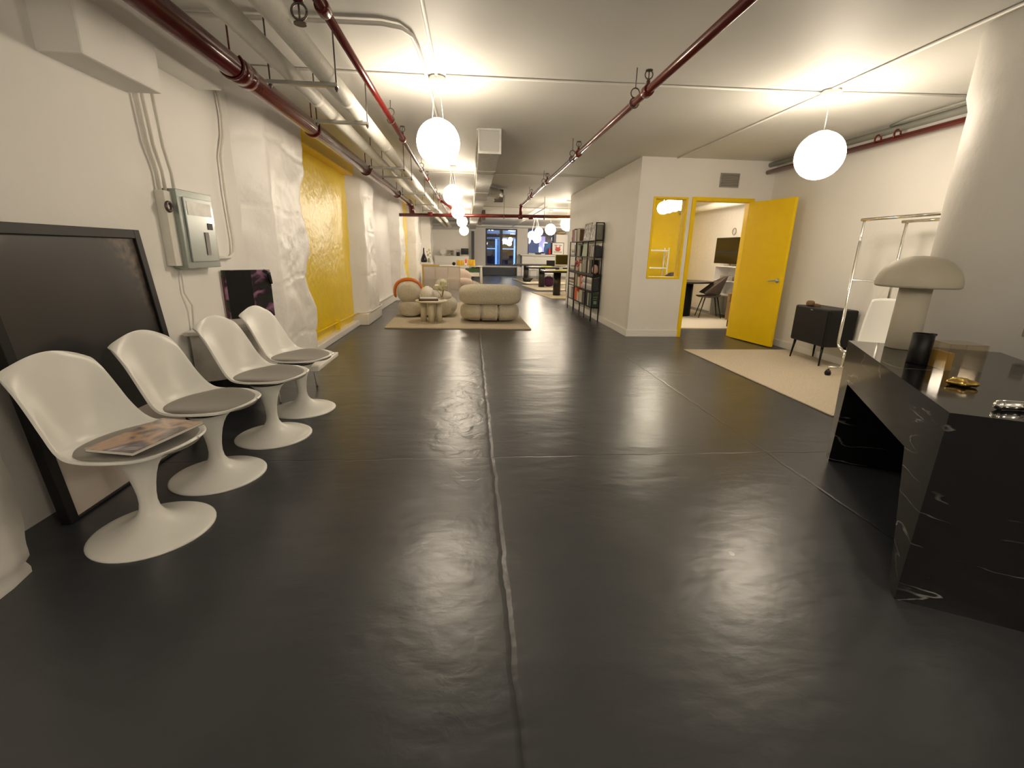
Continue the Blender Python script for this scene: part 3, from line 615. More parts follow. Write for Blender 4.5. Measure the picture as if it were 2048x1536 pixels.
for y in (1.5, 5.2): MB().tube([(-0.13, y, 0), (-0.13, y, -0.27), (0.135, y, -0.27), (0.135, y, 0)], 0.006, 6).build('hanger', 'steel', dk)
# vent in front wall
vt = thing('wall_vent', 'silver louvred air vent above the doorway', 'vent', (3.87, 7.185, 2.375))
MB().box(-0.15, 0.15, -0.012, 0.0, 0.085, 0.10).box(-0.15, 0.15, -0.012, 0.0, -0.10, -0.085).box(-0.15, -0.135, -0.012, 0, -0.085, 0.085).box(0.135, 0.15, -0.012, 0, -0.085, 0.085).build('frame', 'steel', vt)
bx(-0.135, 0.135, -0.002, 0.001, -0.085, 0.085).build('backing', 'grey', vt)
m_ = MB()
for k in range(7): m_.box(-0.132, 0.132, -0.009, 0.002, -0.002, 0.002, mtx=Matrix.Translation((0, 0, -0.07+0.0235*k)) @ Matrix.Rotation(0.7, 4, 'X'))
m_.build('louvres', 'steel', vt)

# ------------------------------------------------------------ breaker panel
bp_ = thing('breaker_panel', 'grey green metal breaker panel on the left wall', 'electrical panel', (-2.05, 3.65, 1.12))
bx(0, 0.06, -0.245, -0.165, 0.02, 0.50).build('back_box', 'pipe_white', bp_, bevel=0.003)
bx(0, 0.095, -0.17, 0.26, 0.0, 0.52).build('cabinet', 'panel_grey', bp_, bevel=0.004)
dd_ = bx(0.095, 0.108, -0.12, 0.22, 0.045, 0.475).build('door', 'panel_door', bp_, bevel=0.003)
MB().box(0.108, 0.112, 0.125, 0.19, 0.27, 0.315).build('latch', 'black', dd_)
bx(0.108, 0.1105, -0.10, 0.20, 0.36, 0.45).build('door_inset', 'galv', dd_)
m_ = MB().tube(arc((0.065, -0.225, 0.40), 0.028, 0, 2*PI, 20, 'yz'), 0.010, 8); m_.build('knockout_ring', 'dark_steel', bp_)
bx(0.112, 0.113, 0.07, 0.12, 0.09, 0.25).build('label_plate', 'grey', dd_)

# ------------------------------------------------------------ leaning framed artwork
def tilt(y0, y1, zt, xb, xt, th):
    pass
LW, LH = 1.06, 1.365
art = thing('framed_artwork', 'huge black framed dark artwork leaning on the left wall behind the chairs', 'artwork', (-1.90, 2.60, 0.0))
tl = Matrix.Rotation(-math.atan2(0.13, LH), 4, 'Y')
fm = MB()
fm.box(-0.025, 0.02, -LW/2, -LW/2+0.05, 0.0, LH, mtx=tl).box(-0.025, 0.02, LW/2-0.05, LW/2, 0.0, LH, mtx=tl)
fm.box(-0.025, 0.02, -LW/2+0.05, LW/2-0.05, LH-0.05, LH, mtx=tl).box(-0.025, 0.02, -LW/2+0.05, LW/2-0.05, 0.0, 0.012, mtx=tl)
fm.build('frame', 'black', art, bevel=0.003)
bx(-0.02, 0.004, -LW/2+0.05, LW/2-0.05, 0.012, LH-0.05).build('print', 'art_print', art)
art.children[-1].matrix_local = tl

# ------------------------------------------------------------ tulip chairs
def tulip(loc, rz, label):
    t = thing('pedestal_chair', label, 'chair', loc, rz, 'white pedestal chairs along the left wall')
    base = [(0.245, 0.0), (0.246, 0.006), (0.235, 0.013), (0.19, 0.022), (0.14, 0.036), (0.095, 0.058), (0.058, 0.085), (0.041, 0.115), (0.035, 0.15), (0.036, 0.19), (0.042, 0.235), (0.051, 0.28), (0.064, 0.32), (0.082, 0.355), (0.105, 0.380), (0.115, 0.390)]
    MB().lathe(base, n=48).build('pedestal', 'white_gloss', t)
    MB().lathe([(0.105, 0.388), (0.118, 0.392), (0.118, 0.402), (0.10, 0.408)], n=36).build('swivel_collar', 'black', t)
    # centre line profile: (x forward, z, half width, edge rise, forward curl of the edges)
    P = [(0.262, 0.462, 0.030, 0.000, 0.0), (0.256, 0.456, 0.095, 0.003, -0.012), (0.238, 0.446, 0.145, 0.008, -0.02), (0.195, 0.432, 0.195, 0.020, -0.02), (0.125, 0.420, 0.228, 0.036, -0.012), (0.045, 0.413, 0.240, 0.044, 0.0),
         (-0.04, 0.411, 0.238, 0.046, 0.010), (-0.115, 0.415, 0.232, 0.050, 0.028), (-0.170, 0.430, 0.226, 0.056, 0.050), (-0.208, 0.462, 0.220, 0.050, 0.066), (-0.232, 0.510, 0.214, 0.034, 0.070),
         (-0.250, 0.565, 0.209, 0.018, 0.066), (-0.266, 0.630, 0.205, 0.006, 0.056), (-0.281, 0.695, 0.201, -0.004, 0.042), (-0.295, 0.752, 0.198, -0.012, 0.026), (-0.308, 0.800, 0.193, -0.022, 0.010), (-0.318, 0.826, 0.183, -0.034, -0.004)]
    def cat(a, b, c, d, u): return tuple(0.5*((2*b[i])+(-a[i]+c[i])*u+(2*a[i]-5*b[i]+4*c[i]-d[i])*u*u+(-a[i]+3*b[i]-3*c[i]+d[i])*u**3) for i in range(5))
    def prof(s):
        s = s*(len(P)-1); i = min(int(s), len(P)-2); u = s-i
        return cat(P[max(i-1, 0)], P[i], P[i+1], P[min(i+2, len(P)-1)], u)
    def fn(a, b):
        x, z, w, rise, curl = prof(b); s = a*2-1
        e = abs(s)**2.2
        lip = 0.010*max(0, (abs(s)-0.9)/0.1)
        # softly dipping crest at the top of the back
        dz = 0.010*math.cos(s*PI*0.9)*max(0, b-0.85)/0.15
        return (x+curl*e, s*w, z+rise*e+dz-lip*0.5)
    o = MB().grid(fn, 28, 60).build('seat_shell', 'white_gloss', t, solid=0.012)
    mo = o.modifiers.new('round', 'BEVEL'); mo.width = 0.004; mo.segments = 2; mo.limit_method = 'ANGLE'; mo.angle_limit = math.radians(50)
    MB().lathe([(0.10, 0.395), (0.13, 0.402), (0.16, 0.412)], (0.0, 0, 0.0), 30, cap=False).build('shell_boss', 'white_gloss', t)
    def cu(a, b):   # cushion outline follows the shell
        ang = 2*PI*a; r = math.sin(PI*b/2) if b <= 0.5 else 1
        rr = min(1, b*2) if b < 0.5 else 1
        top = b < 0.5
        k = (b*2) if top else 1
        c_, s_ = math.cos(ang), math.sin(ang)
        rx = 0.232 if c_ > 0 else 0.215; ry = 0.221
        x = 0.015+rx*c_*k; y = ry*s_*k
        edge = math.hypot(c_*k, s_*k)
        zb = 0.418+0.035*(y/0.22)**2+max(0, (x-0.12))**2*0.9+max(0, -(x+0.12))*0.18
        th = 0.030*(1-edge**6*0.6)
        return (x, y, zb+th) if top else (x*(1+0.012*math.sin(PI*(b-0.5)*2)), y*(1+0.012*math.sin(PI*(b-0.5)*2)), zb+0.012*(1-(b-0.5)*2)+0.0)
    MB().grid(cu, 48, 24).build('seat_cushion', 'cushion', t)
    return t
c0 = tulip((-1.475, 2.01, 0), math.radians(-6), 'nearest white pedestal chair with grey cushion, carrying a magazine')
for (x, y, r, l) in ((-1.46, 2.56, -5, 'second white pedestal chair with grey cushion, next behind the one with the magazine'),
                     (-1.385, 3.15, -6, 'third white pedestal chair with grey cushion, in front of the marble console'),
                     (-1.375, 3.72, -6, 'farthest white pedestal chair with grey cushion, before the rubble pier')):
    c = copy_tree(c0); c.location = (x, y, 0); c.rotation_euler = (0, 0, math.radians(r)); c['label'] = l
mg = thing('magazine', 'glossy magazine with dark photo cover lying on the nearest chair', 'magazine', (-1.375, 1.955, 0.487), math.radians(-13))
bx(-0.105, 0.105, -0.175, 0.175, 0.001, 0.013).build('pages', 'paper', mg)
bx(-0.107, 0.107, -0.177, 0.177, 0.013, 0.0145).build('cover', 'magazine_cover', mg)
bx(-0.107, 0.107, -0.177, 0.177, 0.0, 0.001).build('back_cover', 'black', mg)

# demi-lune marble console behind the chairs
cs = thing('marble_console', 'pale marble half oval console against the left wall behind the chairs', 'console table', (-2.03, 3.93, 0))
hp = [(0.34*math.cos(a), 0.52*math.sin(a)) for a in [(-PI/2+PI*i/28) for i in range(29)]]
MB().prism(hp, lambda a, b: (a, b, 0.655), lambda a, b: (a, b, 0.685)).build('top', 'stone', cs, bevel=0.006)
hp2 = [(a*0.86, b*0.86) for a, b in hp]
MB().prism(hp2, lambda a, b: (a, b, 0.30), lambda a, b: (a, b, 0.655)).build('body', 'stone', cs)
hp3 = [(a*0.55, b*0.55) for a, b in hp]
MB().prism(hp3, lambda a, b: (a, b, 0.0), lambda a, b: (a, b, 0.30)).build('plinth', 'black', cs)
pc = thing('dark_floral_picture', 'small dark picture of purple flowers standing on the marble console', 'picture', (-1.90, 4.19, 0.687), math.radians(45))
bx(-0.19, 0.19, -0.012, 0.012, 0.0, 0.40).build('canvas', 'floral', pc)
bx(-0.192, -0.187, -0.0125, 0.012, 0.0, 0.36).build('edge', 'maroon', pc)
bx(-0.165, 0.03, -0.0135, -0.012, 0.0, 0.395).build('dark_figure', 'black', pc)
MB().tube([(0.13, -0.02, 0.395), (0.17, -0.03, 0.37), (0.185, -0.03, 0.28)], [0.012, 0.018, 0.010], 10).build('strap', 'black_gloss', pc)
bn = thing('low_bench', 'low white bench on thin metal legs beneath the farthest chairs', 'bench', (-1.53, 3.95, 0))
bx(-0.12, 0.26, -0.10, 0.50, 0.285, 0.325).build('top', 'white_plain', bn, bevel=0.008)
for (a, b) in ((-0.12, -0.05), (-0.1, 0.44), (0.22, -0.05), (0.22, 0.44)):
    if a > 0: continue
    MB().tube([(a+0.02, b, 0.0), (a, b, 0.29)], 0.009, 8).build('leg', 'white_plain', bn)
MB().tube([(0.05, 0.45, 0), (0.03, 0.42, 0.29)], 0.009, 8).build('leg', 'white_plain', bn)
fg = thing('white_figurine', 'small white knotted figurine between the last two chairs', 'figurine', (-1.60, 3.99, 0.325), 0.4)
MB().ell((0, 0, 0.05), (0.035, 0.03, 0.05), 0.8).ell((0.03, 0.02, 0.10), (0.03, 0.025, 0.04), 0.9).build('body', 'white_plain', fg)
MB().tube(arc((-0.01, 0, 0.13), 0.03, -0.4, PI, 10, 'xz'), 0.010, 8).build('loop', 'white_plain', fg)

# ------------------------------------------------------------ black marble desk
ANG = math.atan2(0.870, 0.492)          # u axis of the desk
dk2 = thing('marble_desk', 'black marble reception desk with sloping legs and polished top at right', 'desk', (1.65, 1.37, 0), ANG)
# local x = along the long side, local -y = away from the room
DW = 0.74
body_ = MB().prism([(0, 0), (0.07, 0), (0.29, 0.535), (1.36, 0.535), (1.39, 0), (1.47, 0), (1.57, 0.775), (0, 0.775)], lambda a, b: (a, 0, b), lambda a, b: (a, -DW, b))
body_.prism([(0, 0), (0.07, 0), (0.29, 0.535), (0.45, 0.535), (0.45, 0.775), (0, 0.775)], lambda a, b: (a, -DW, b), lambda a, b: (a, -DW-0.6, b))
body_.build('desk_body', 'marble', dk2)
# things on the desk
ml_ = thing('mushroom_lamp', 'unlit sand coloured mushroom lamp standing on the black marble desk', 'lamp', (2.56, 2.50, 0.775))
MB().lathe([(0.072, 0), (0.079, 0.004), (0.076, 0.355), (0.07, 0.36)], n=48).build('stem', 'lamp_ceramic', ml_)
MB().lathe([(0.02, 0.356), (0.188, 0.356), (0.196, 0.360), (0.198, 0.370), (0.196, 0.398), (0.186, 0.430), (0.168, 0.462), (0.138, 0.492), (0.100, 0.514), (0.055, 0.527), (0.0, 0.531)], n=64).build('shade', 'lamp_ceramic', ml_)
cp_ = thing('black_cup', 'black cylindrical pen cup in front of the mushroom lamp', 'cup', (2.27, 2.11, 0.775))
MB().lathe([(0.042, 0), (0.045, 0.004), (0.045, 0.150), (0.040, 0.152), (0.039, 0.02), (0.0, 0.02)], n=36).build('cup_wall', 'black', cp_)
MB().box(0.038, 0.060, -0.012, 0.012, 0.142, 0.152).build('lip', 'black', cp_)
ab = thing('acrylic_box', 'clear acrylic box with amber side on the black marble desk', 'box', (2.335, 1.985, 0.775), math.radians(-14))
m_ = MB()
m_.box(-0.08, 0.08, -0.065, -0.060, 0, 0.13).box(-0.08, 0.08, 0.060, 0.065, 0, 0.13).box(0.075, 0.08, -0.06, 0.06, 0, 0.13).box(-0.075, 0.075, -0.06, 0.06, 0.125, 0.13).box(-0.08, -0.075, -0.06, 0.06, 0, 0.13)
m_.build('shell', 'acrylic', ab)
bx(-0.074, -0.045, -0.052, 0.052, 0.002, 0.085).build('amber_block', 'gold_frame', ab)
gs = thing('gold_starfish', 'gold starfish ornament lying in front of the acrylic box', 'ornament', (2.06, 1.70, 0.775), 0.3)
pts = []
for k in range(10):
    a = 2*PI*k/10; r = 0.088 if k % 2 == 0 else 0.024
    pts.append((r*math.cos(a), r*math.sin(a)))
vs = [(0, 0, 0.042)]+[(x, y, 0.012 if i % 2 else 0.028) for i, (x, y) in enumerate(pts)]+[(x*0.8, y*0.8, 0.0) for x, y in pts]+[(0, 0, 0.0)]
fs = [(0, 1+i, 1+(i+1) % 10) for i in range(10)]+[(1+i, 11+i, 11+(i+1) % 10, 1+(i+1) % 10) for i in range(10)]+[(21, 11+(i+1) % 10, 11+i) for i in range(10)]
so = MB().add(vs, fs, True).build('star_body', 'gold', gs)
ss = so.modifiers.new('sub', 'SUBSURF'); ss.levels = 1; ss.render_levels = 1
dt = thing('chrome_dispenser', 'chrome tape dispenser at the right edge of the desk', 'tape dispenser', (1.935, 1.385, 0.775), math.radians(-8))
MB().tube([(-0.07, 0, 0.018), (0.09, 0, 0.018)], 0.017, 16).ell((-0.07, 0, 0.018), 0.018).build('barrel', 'chrome', dt)
MB().tube([(0.0, 0, 0.018), (0.0, -0.05, 0.018)], 0.011, 12).box(-0.01, 0.02, -0.06, -0.02, 0.0, 0.02).build('arm', 'chrome', dt)

# wall switch on the column
tag(bx(3.235, 3.25, 2.36, 2.44, 0.86, 0.94).build('column_socket', 'grey', bevel=0.004), 'small grey socket plate on the round column at the picture edge', 'socket')

# ------------------------------------------------------------ garment rack, side cabinet, white chair, rug
rg = thing('area_rug', 'cream wool rug lying at the foot of the right wall', 'rug', (3.75, 4.75, 0))
RGP = [(2.97, 6.12), (4.56, 6.12), (4.56, 3.40), (3.02, 3.40)]
MB().prism(RGP, lambda a, b: (a-3.75, b-4.75, 0.001), lambda a, b: (a-3.75, b-4.75, 0.014)).build('pile', 'rug', rg, bevel=0.004)
rk = thing('garment_rack', 'chrome double rail garment rack on castors at the right wall', 'clothes rack', (4.15, 4.4, 0.014))
MB().tube([(0, 0.46, 1.668), (0, -1.0, 1.668)], 0.016, 14).build('rail', 'chrome', rk)
MB().tube([(0.16, 0.13, 1.635), (0.16, -1.0, 1.635)], 0.016, 14).build('rail', 'chrome', rk)
MB().tube([(0, 0.42, 1.67), (0, 0.42, 1.45), (0, 0.42, 1.44)], 0.012, 12).tube([(0, 0.42, 1.45), (0, 0.42, 0.36), (0, 0.40, 0.31), (0, 0.34, 0.275), (0, 0.25, 0.27)], 0.016, 12).build('upright', 'chrome', rk)
MB().tube([(0.16, 0.08, 1.63), (0.16, 0.08, 0.36)], 0.014, 12).build('upright', 'chrome', rk)
MB().tube([(0, 0.42, 1.05), (0.0, -0.9, 1.05)], 0.009, 10).build('brace', 'chrome', rk)
MB().tube([(0, 0.36, 0.27), (0, -0.95, 0.27)], 0.014, 12).tube([(-0.16, 0.30, 0.09), (0.18, 0.30, 0.09)], 0.014, 10).tube([(0, 0.30, 0.09), (0, 0.30, 0.27)], 0.012, 10).build('base_bar', 'chrome', rk)
MB().tube([(0, -0.95, 0.27), (0, -0.95, 1.66)], 0.014, 12).build('upright', 'chrome', rk)
MB().tube([(-0.18, -0.9, 0.09), (0.18, -0.9, 0.09)], 0.014, 10).tube([(0, -0.9, 0.09), (0, -0.9, 0.28)], 0.012, 10).build('base_bar', 'chrome', rk)
for (x, y) in ((-0.15, 0.30), (0.17, 0.30), (-0.17, -0.9), (0.17, -0.9)):
    cst = MB().tube([(x, y, 0.09), (x, y, 0.05)], 0.010, 8).box(x-0.014, x+0.014, y-0.02, y+0.02, 0.03, 0.06).build('castor', 'dark_steel', rk)
    MB().tube([(x-0.02, y, 0.026), (x+0.02, y, 0.026)], 0.026, 18).build('wheel', 'black', cst)
nc = thing('side_cabinet', 'black side cabinet on thin tapered legs at the right wall', 'cabinet', (4.39, 5.40, 0.018), math.radians(-2))
MB().box(-0.19, 0.17, -0.33, 0.30, 0.235, 0.68).build('body', 'black', nc, bevel=0.02, seg=3)
MB().box(-0.196, -0.19, -0.31, 0.28, 0.25, 0.665).build('door', 'black', nc, bevel=0.003)
MB().box(-0.204, -0.196, -0.05, -0.01, 0.645, 0.655).build('pull', 'steel', nc)
for (x, y) in ((-0.15, -0.27), (-0.15, 0.24), (0.13, -0.27), (0.13, 0.24)):
    MB().tube([(x, y, 0.24), (x*1.12, y*1.08, 0.0)], [0.017, 0.009], 10).build('leg', 'black', nc)
hb = thing('brown_handbag', 'small dark brown bag and wallet lying on the black side cabinet', 'bag', (4.30, 5.52, 0.696), 1.2)
MB().ell((0, 0.03, 0.035), (0.05, 0.045, 0.035), 0.7).build('pouch', 'brown', hb)
MB().box(-0.03, 0.11, -0.08, 0.0, 0.0, 0.028).build('wallet', 'brown', hb, bevel=0.006)
wc = thing('white_moulded_chair', 'white moulded plastic chair behind the mushroom lamp', 'chair', (3.80, 3.88, 0.019), math.radians(222))
def wcf(a, b):
    s = a*2-1
    if b < 0.5: x = 0.23-b*0.84; z = 0.455-0.02*math.sin(b*2*PI)+0.03*abs(s)**3; w = 0.21+0.02*math.sin(b*2*PI)
    else:
        q = (b-0.5)*2; x = -0.19-0.10*q-0.03*math.sin(q*PI/2); z = 0.455+0.45*q**1.15; w = 0.22-0.03*q**3; x += 0.05*abs(s)**2.5; z -= 0.02*abs(s)**4*q
    return (x, s*w, z)
MB().grid(wcf, 20, 36).build('shell', 'white_gloss', wc, solid=0.010)
for sx in (-1, 1):
    for sy in (-1, 1):
        MB().tube([(sx*0.13, sy*0.13, 0.44), (sx*0.21, sy*0.21, 0.0)], [0.016, 0.010], 8).build('leg', 'white_gloss', wc)

# ------------------------------------------------------------ lounge group
lr = thing('lounge_rug', 'cream rug under the boucle lounge seats', 'rug', (-0.25, 9.9, 0))
MB().prism([(-1.20, -2.07), (1.27, -2.12), (1.20, 2.0), (-1.30, 1.9)], lambda a, b: (a, b, 0.001), lambda a, b: (a, b, 0.022)).build('pile', 'rug', lr, bevel=0.004)
def puffy(c, r, pleats, axis, name, parent, e=0.55, material='boucle', nu=128, nv=30, depth=0.10, pw=0.045):
    """bolster cushion with pinched pleats along its long axis"""
    m_ = MB(); rs = []
    sg = lambda v, p: math.copysign(abs(v)**p, v)
    for i in range(nu+1):
        a = -PI/2+PI*i/nu; t = sg(math.sin(a), e*0.8); k = abs(math.cos(a))**(e)
        pin = 1.0
        for q in pleats: pin -= depth*math.exp(-((t-q)/pw)**2)
        ring = []
        for j in range(nv):
            b_ = 2*PI*j/nv
            u = r[1]*k*pin*sg(math.cos(b_), 0.85); w = r[2]*k*pin*sg(math.sin(b_), 0.85)
            if axis == 'x': ring.append((c[0]+r[0]*t, c[1]+u, c[2]+w))
            else: ring.append((c[0]+u, c[1]+r[0]*t, c[2]+w))
        rs.append(ring)
    m_.rings(rs, cap=False)
    return recalc(m_.build(name, material, parent))
sf = thing('boucle_loveseat', 'cream boucle loveseat of stacked bolsters seen from behind', 'sofa', (0.345, 8.75, 0.022))
puffy((0, -0.22, 0.50), (0.565, 0.20, 0.185), (-0.3,), 'x', 'back_bolster', sf, depth=0.03)
puffy((0, 0.04, 0.178), (0.55, 0.48, 0.175), (-0.30, 0.28), 'x', 'seat_base', sf, depth=0.26, e=0.62, pw=0.022)
puffy((0, 0.25, 0.33), (0.50, 0.30, 0.09), (0.0,), 'x', 'seat_cushion', sf, depth=0.06)
sa = thing('boucle_armchair', 'cream boucle lounge chair with round bolster ends, left on the rug', 'armchair', (-0.98, 9.35, 0.022))
puffy((-0.22, 0.05, 0.475), (0.42, 0.225, 0.20), (-0.5, 0.5), 'y', 'back_bolster', sa, e=0.45, depth=0.05)
puffy((-0.20, 0.05, 0.17), (0.42, 0.24, 0.165), (0,), 'y', 'rear_base', sa, e=0.45, depth=0.06)
puffy((0.30, 0.05, 0.205), (0.40, 0.40, 0.205), (-0.3, 0.3), 'y', 'seat_base', sa, e=0.5, depth=0.07)
puffy((0.26, 0.05, 0.38), (0.37, 0.33, 0.10), (), 'y', 'seat_cushion', sa, e=0.5)
thp = []
for k in range(19):
    a = math.radians(205-k*10.5); c_, s_ = math.cos(a), math.sin(a)
    thp.append((-1.20+0.262*math.copysign(abs(c_)**0.9, c_), 9.15, 0.497+0.236*math.copysign(abs(s_)**0.9, s_)))
thp = thp[:-1]+[(-0.92, 9.13, 0.535), (-0.87, 9.10, 0.53)]
th_ = tag(MB().tube(thp, [0.012]+[0.026+0.008*math.sin(PI*k/18) for k in range(1, 18)]+[0.022, 0.010], 12).build('orange_throw', 'orange'), 'orange rolled throw draped over the back of the boucle armchair', 'throw')
pl = tag(MB().ell((-0.60, 9.62, 0.61), (0.12, 0.11, 0.11), 0.8, 24, 14).build('round_cushion', 'boucle'), 'small round boucle cushion on the armchair beside the flowers', 'cushion')
ct = thing('side_table', 'cream round side table on fat column legs', 'side table', (-0.72, 8.52, 0.022))
MB().lathe([(0.26, 0.355), (0.285, 0.362), (0.29, 0.375), (0.28, 0.39), (0.0, 0.392)], n=48).build('top', 'cream', ct)
for (x, y) in ((-0.145, 0.03), (0.0, -0.10), (0.13, 0.02), (0.0, 0.14)): MB().lathe([(0.055, 0), (0.055, 0.36)], (x, y, 0), 20).build('leg', 'cream', ct)
bk = thing('coffee_table_book', 'large dark book lying open edge forward on the cream side table', 'book', (-0.76, 8.42, 0.414), 0.1)
bx(-0.17, 0.17, -0.09, 0.10, 0.0, 0.030).build('cover', 'maroon', bk, bevel=0.003)
bx(-0.15, 0.15, -0.08, 0.09, 0.030, 0.052).build('upper_book', 'paper', bk)
wl = thing('ribbed_white_vase', 'round ribbed white vase on the cream side table', 'vase', (-0.80, 8.66, 0.414), 0)
m_ = MB(); prof_ = [(0.06, 0.0), (0.105, 0.03), (0.125, 0.09), (0.118, 0.15), (0.085, 0.20), (0.04, 0.22), (0.03, 0.235)]
rs = []
for r, z in prof_: rs.append([(r*(1+0.02*math.cos(18*2*PI*k/72))*math.cos(2*PI*k/72), r*(1+0.02*math.cos(18*2*PI*k/72))*math.sin(2*PI*k/72), z) for k in range(72)])
m_.rings(rs); m_.build('body', 'lamp_shade_white', wl)
fl = thing('flower_vase', 'clear vase of cream hydrangea blooms on the side table', 'flowers', (-0.53, 8.58, 0.414))
MB().lathe([(0.035, 0), (0.04, 0.005), (0.028, 0.09), (0.03, 0.13), (0.038, 0.16)], n=20).build('vase', 'acrylic', fl)
for (x, y, z, r) in ((0.03, 0, 0.30, 0.065), (-0.10, 0.02, 0.22, 0.055), (0.02, 0.03, 0.20, 0.05), (0.05, -0.02, 0.24, 0.05)):
    m_ = MB().ell((x, y, z), r, 1, 16, 10)
    for v_ in range(len(m_.v)):
        p = m_.v[v_]; m_.v[v_] = p+Vector((x*0, 0, 0))+(p-Vector((x, y, z)))*(0.25*noise.noise(p*40))
    m_.build('bloom', 'flower', fl)
    MB().tube([(0, 0, 0.05), (x, y, z-r*0.6)], 0.004, 6).build('stem', 'green', fl)
wv = thing('white_card', 'white card standing beside the flower vase', 'card', (-0.60, 8.46, 0.414), 0.2)
bx(-0.012, 0.004, -0.01, 0.01, 0, 0.16).build('card', 'white', wv)

# ------------------------------------------------------------ bookcase on the partition
BCX0, BCX1, BCY0, BCY1 = 2.315, 2.478, 8.85, 11.15
bc = thing('bookcase', 'black metal bookcase full of books against the white partition', 'bookcase', (2.40, 10.0, 0))
LV = [0.27, 0.58, 0.90, 1.22, 1.53]
for z in LV:
    th2 = 0.05 if z == 0.90 else 0.018
    bx(BCX0-2.40, BCX1-2.40, BCY0-10, BCY1-10, z-th2, z).build('shelf', 'black', bc, bevel=0.002)
for y in (8.87, 9.42, 10.48, 11.10):
    for x in (BCX0+0.008, BCX1-0.008):
        top = 1.84 if y < 9 or y > 11.5 else 1.53
        bx(x-2.40-0.009, x-2.40+0.009, y-10-0.009, y-10+0.009, 0, top).build('post', 'black', bc)
bx(BCX0-2.40, BCX1-2.40, 8.861-10, 8.879-10, 1.822, 1.84).build('top_rail', 'black', bc)

ROWN = ['bottom shelf', 'second lowest shelf', 'middle shelf', 'second highest shelf', 'top shelf']
CN = {'white': 'white', 'cream': 'cream', 'black': 'black', 'grey': 'grey', 'darkgreen': 'dark green', 'greygreen': 'grey green', 'sage': 'pale green', 'orange_red': 'orange red', 'brown': 'brown', 'tan': 'tan', 'beige': 'beige', 'maroon': 'maroon', 'pink': 'pink', 'mauve': 'mauve', 'slate': 'slate', 'lightgrey': 'light grey', 'paper': 'ivory', 'red': 'red', 'mixed_spines': 'mottled', 'photo_print': 'black and white', 'pale_pink': 'pale pink'}
def book(x0, x1, y0, y1, z0, z1, material, label, grp, cover=True, lean=0.0):
    t = thing('book', label, 'book', ((x0+x1)/2, (y0+y1)/2, z0), 0, grp)
    a, b_, c = (x1-x0)/2, (y1-y0)/2, z1-z0
    if lean: t.rotation_euler = (lean, 0, 0)
    if c > 2*b_:   # upright, spine towards the room (-x)
        th = min(0.003, b_*0.3)
        MB().box(-a, a, -b_, -b_+th, 0, c).box(-a, a, b_-th, b_, 0, c).box(-a, -a+th, -b_+th, b_-th, 0, c).build('cover', material, t)
        bx(-a+th, a-0.003, -b_+th, b_-th, 0.002, c-0.003).build('pages', 'paper', t)
    else:
        th = min(0.003, c*0.2)
        MB().box(-a, a, -b_, b_, 0, th).box(-a, a, -b_, b_, c-th, c).box(-a, -a+th, -b_, b_, th, c-th).build('cover', material, t)
        bx(-a+th, a-0.003, -b_+0.004, b_-0.004, th, c-th).build('pages', 'paper', t)
    return t
# rows run from the far end (y 11.1) to the near end (y 8.9): (colour, thickness, height) upright
rows = {
 4: [('tan', .05, .10), ('brown', .10, .26), ('pink', .06, .27), ('maroon', .05, .275), ('paper', .09, .25), ('gap', .10, 0), ('greygreen', .07, .27), ('beige', .09, .25), ('brown', .04, .24), ('gap', .55, 0), ('gap', .35, 0), ('lightgrey', .05, .24), ('cream', .04, .22)],
 3: [('S', .30, 4, ('lightgrey', 'white', 'grey', 'cream')), ('grey', .18, .24), ('greygreen', .07, .25), ('lightgrey', .06, .23), ('orange_red', .035, .20), ('darkgreen', .08, .22), ('gap', .52, 0), ('mixed_spines', .08, .22), ('brown', .05, .20), ('cream', .04, .21), ('grey', .07, .22), ('white', .03, .19), ('slate', .09, .2)],
 2: [('S', .34, 3, ('grey', 'cream', 'greygreen')), ('gap', .38, 0), ('gap', .16, 0), ('greygreen', .13, .23), ('grey', .08, .24), ('white', .035, .25), ('tan', .045, .24), ('paper', .05, .25), ('slate', .05, .25), ('black', .11, .26), ('gap', .10, 0)],
 1: [('S', .36, 4, ('white', 'grey', 'cream', 'maroon')), ('beige', .07, .25), ('tan', .06, .26), ('greygreen', .04, .25), ('gap', .04, 0), ('cream', .14, .20), ('gap', .03, 0), ('orange_red', .085, .25), ('S', .58, 6, ('mauve', 'lightgrey', 'white', 'mauve', 'lightgrey', 'white')), ('slate', .05, .23)],
 0: [('white', .12, .24), ('lightgrey', .05, .23), ('grey', .10, .24), ('gap', .05, 0), ('orange_red', .11, .27), ('pale_pink', .05, .20), ('cream', .05, .18), ('gap', .02, 0), ('beige', .12, .25), ('slate', .14, .22), ('black', .10, .26), ('white', .03, .25), ('grey', .025, .25), ('gap', .02, 0), ('darkgreen', .06, .25), ('greygreen', .04, .24)],
}
used_labels = set()
def uniq(base, extras):
    for e in ['']+extras:
        l = (base+' '+e).strip()
        if l not in used_labels: used_labels.add(l); return l
    return base
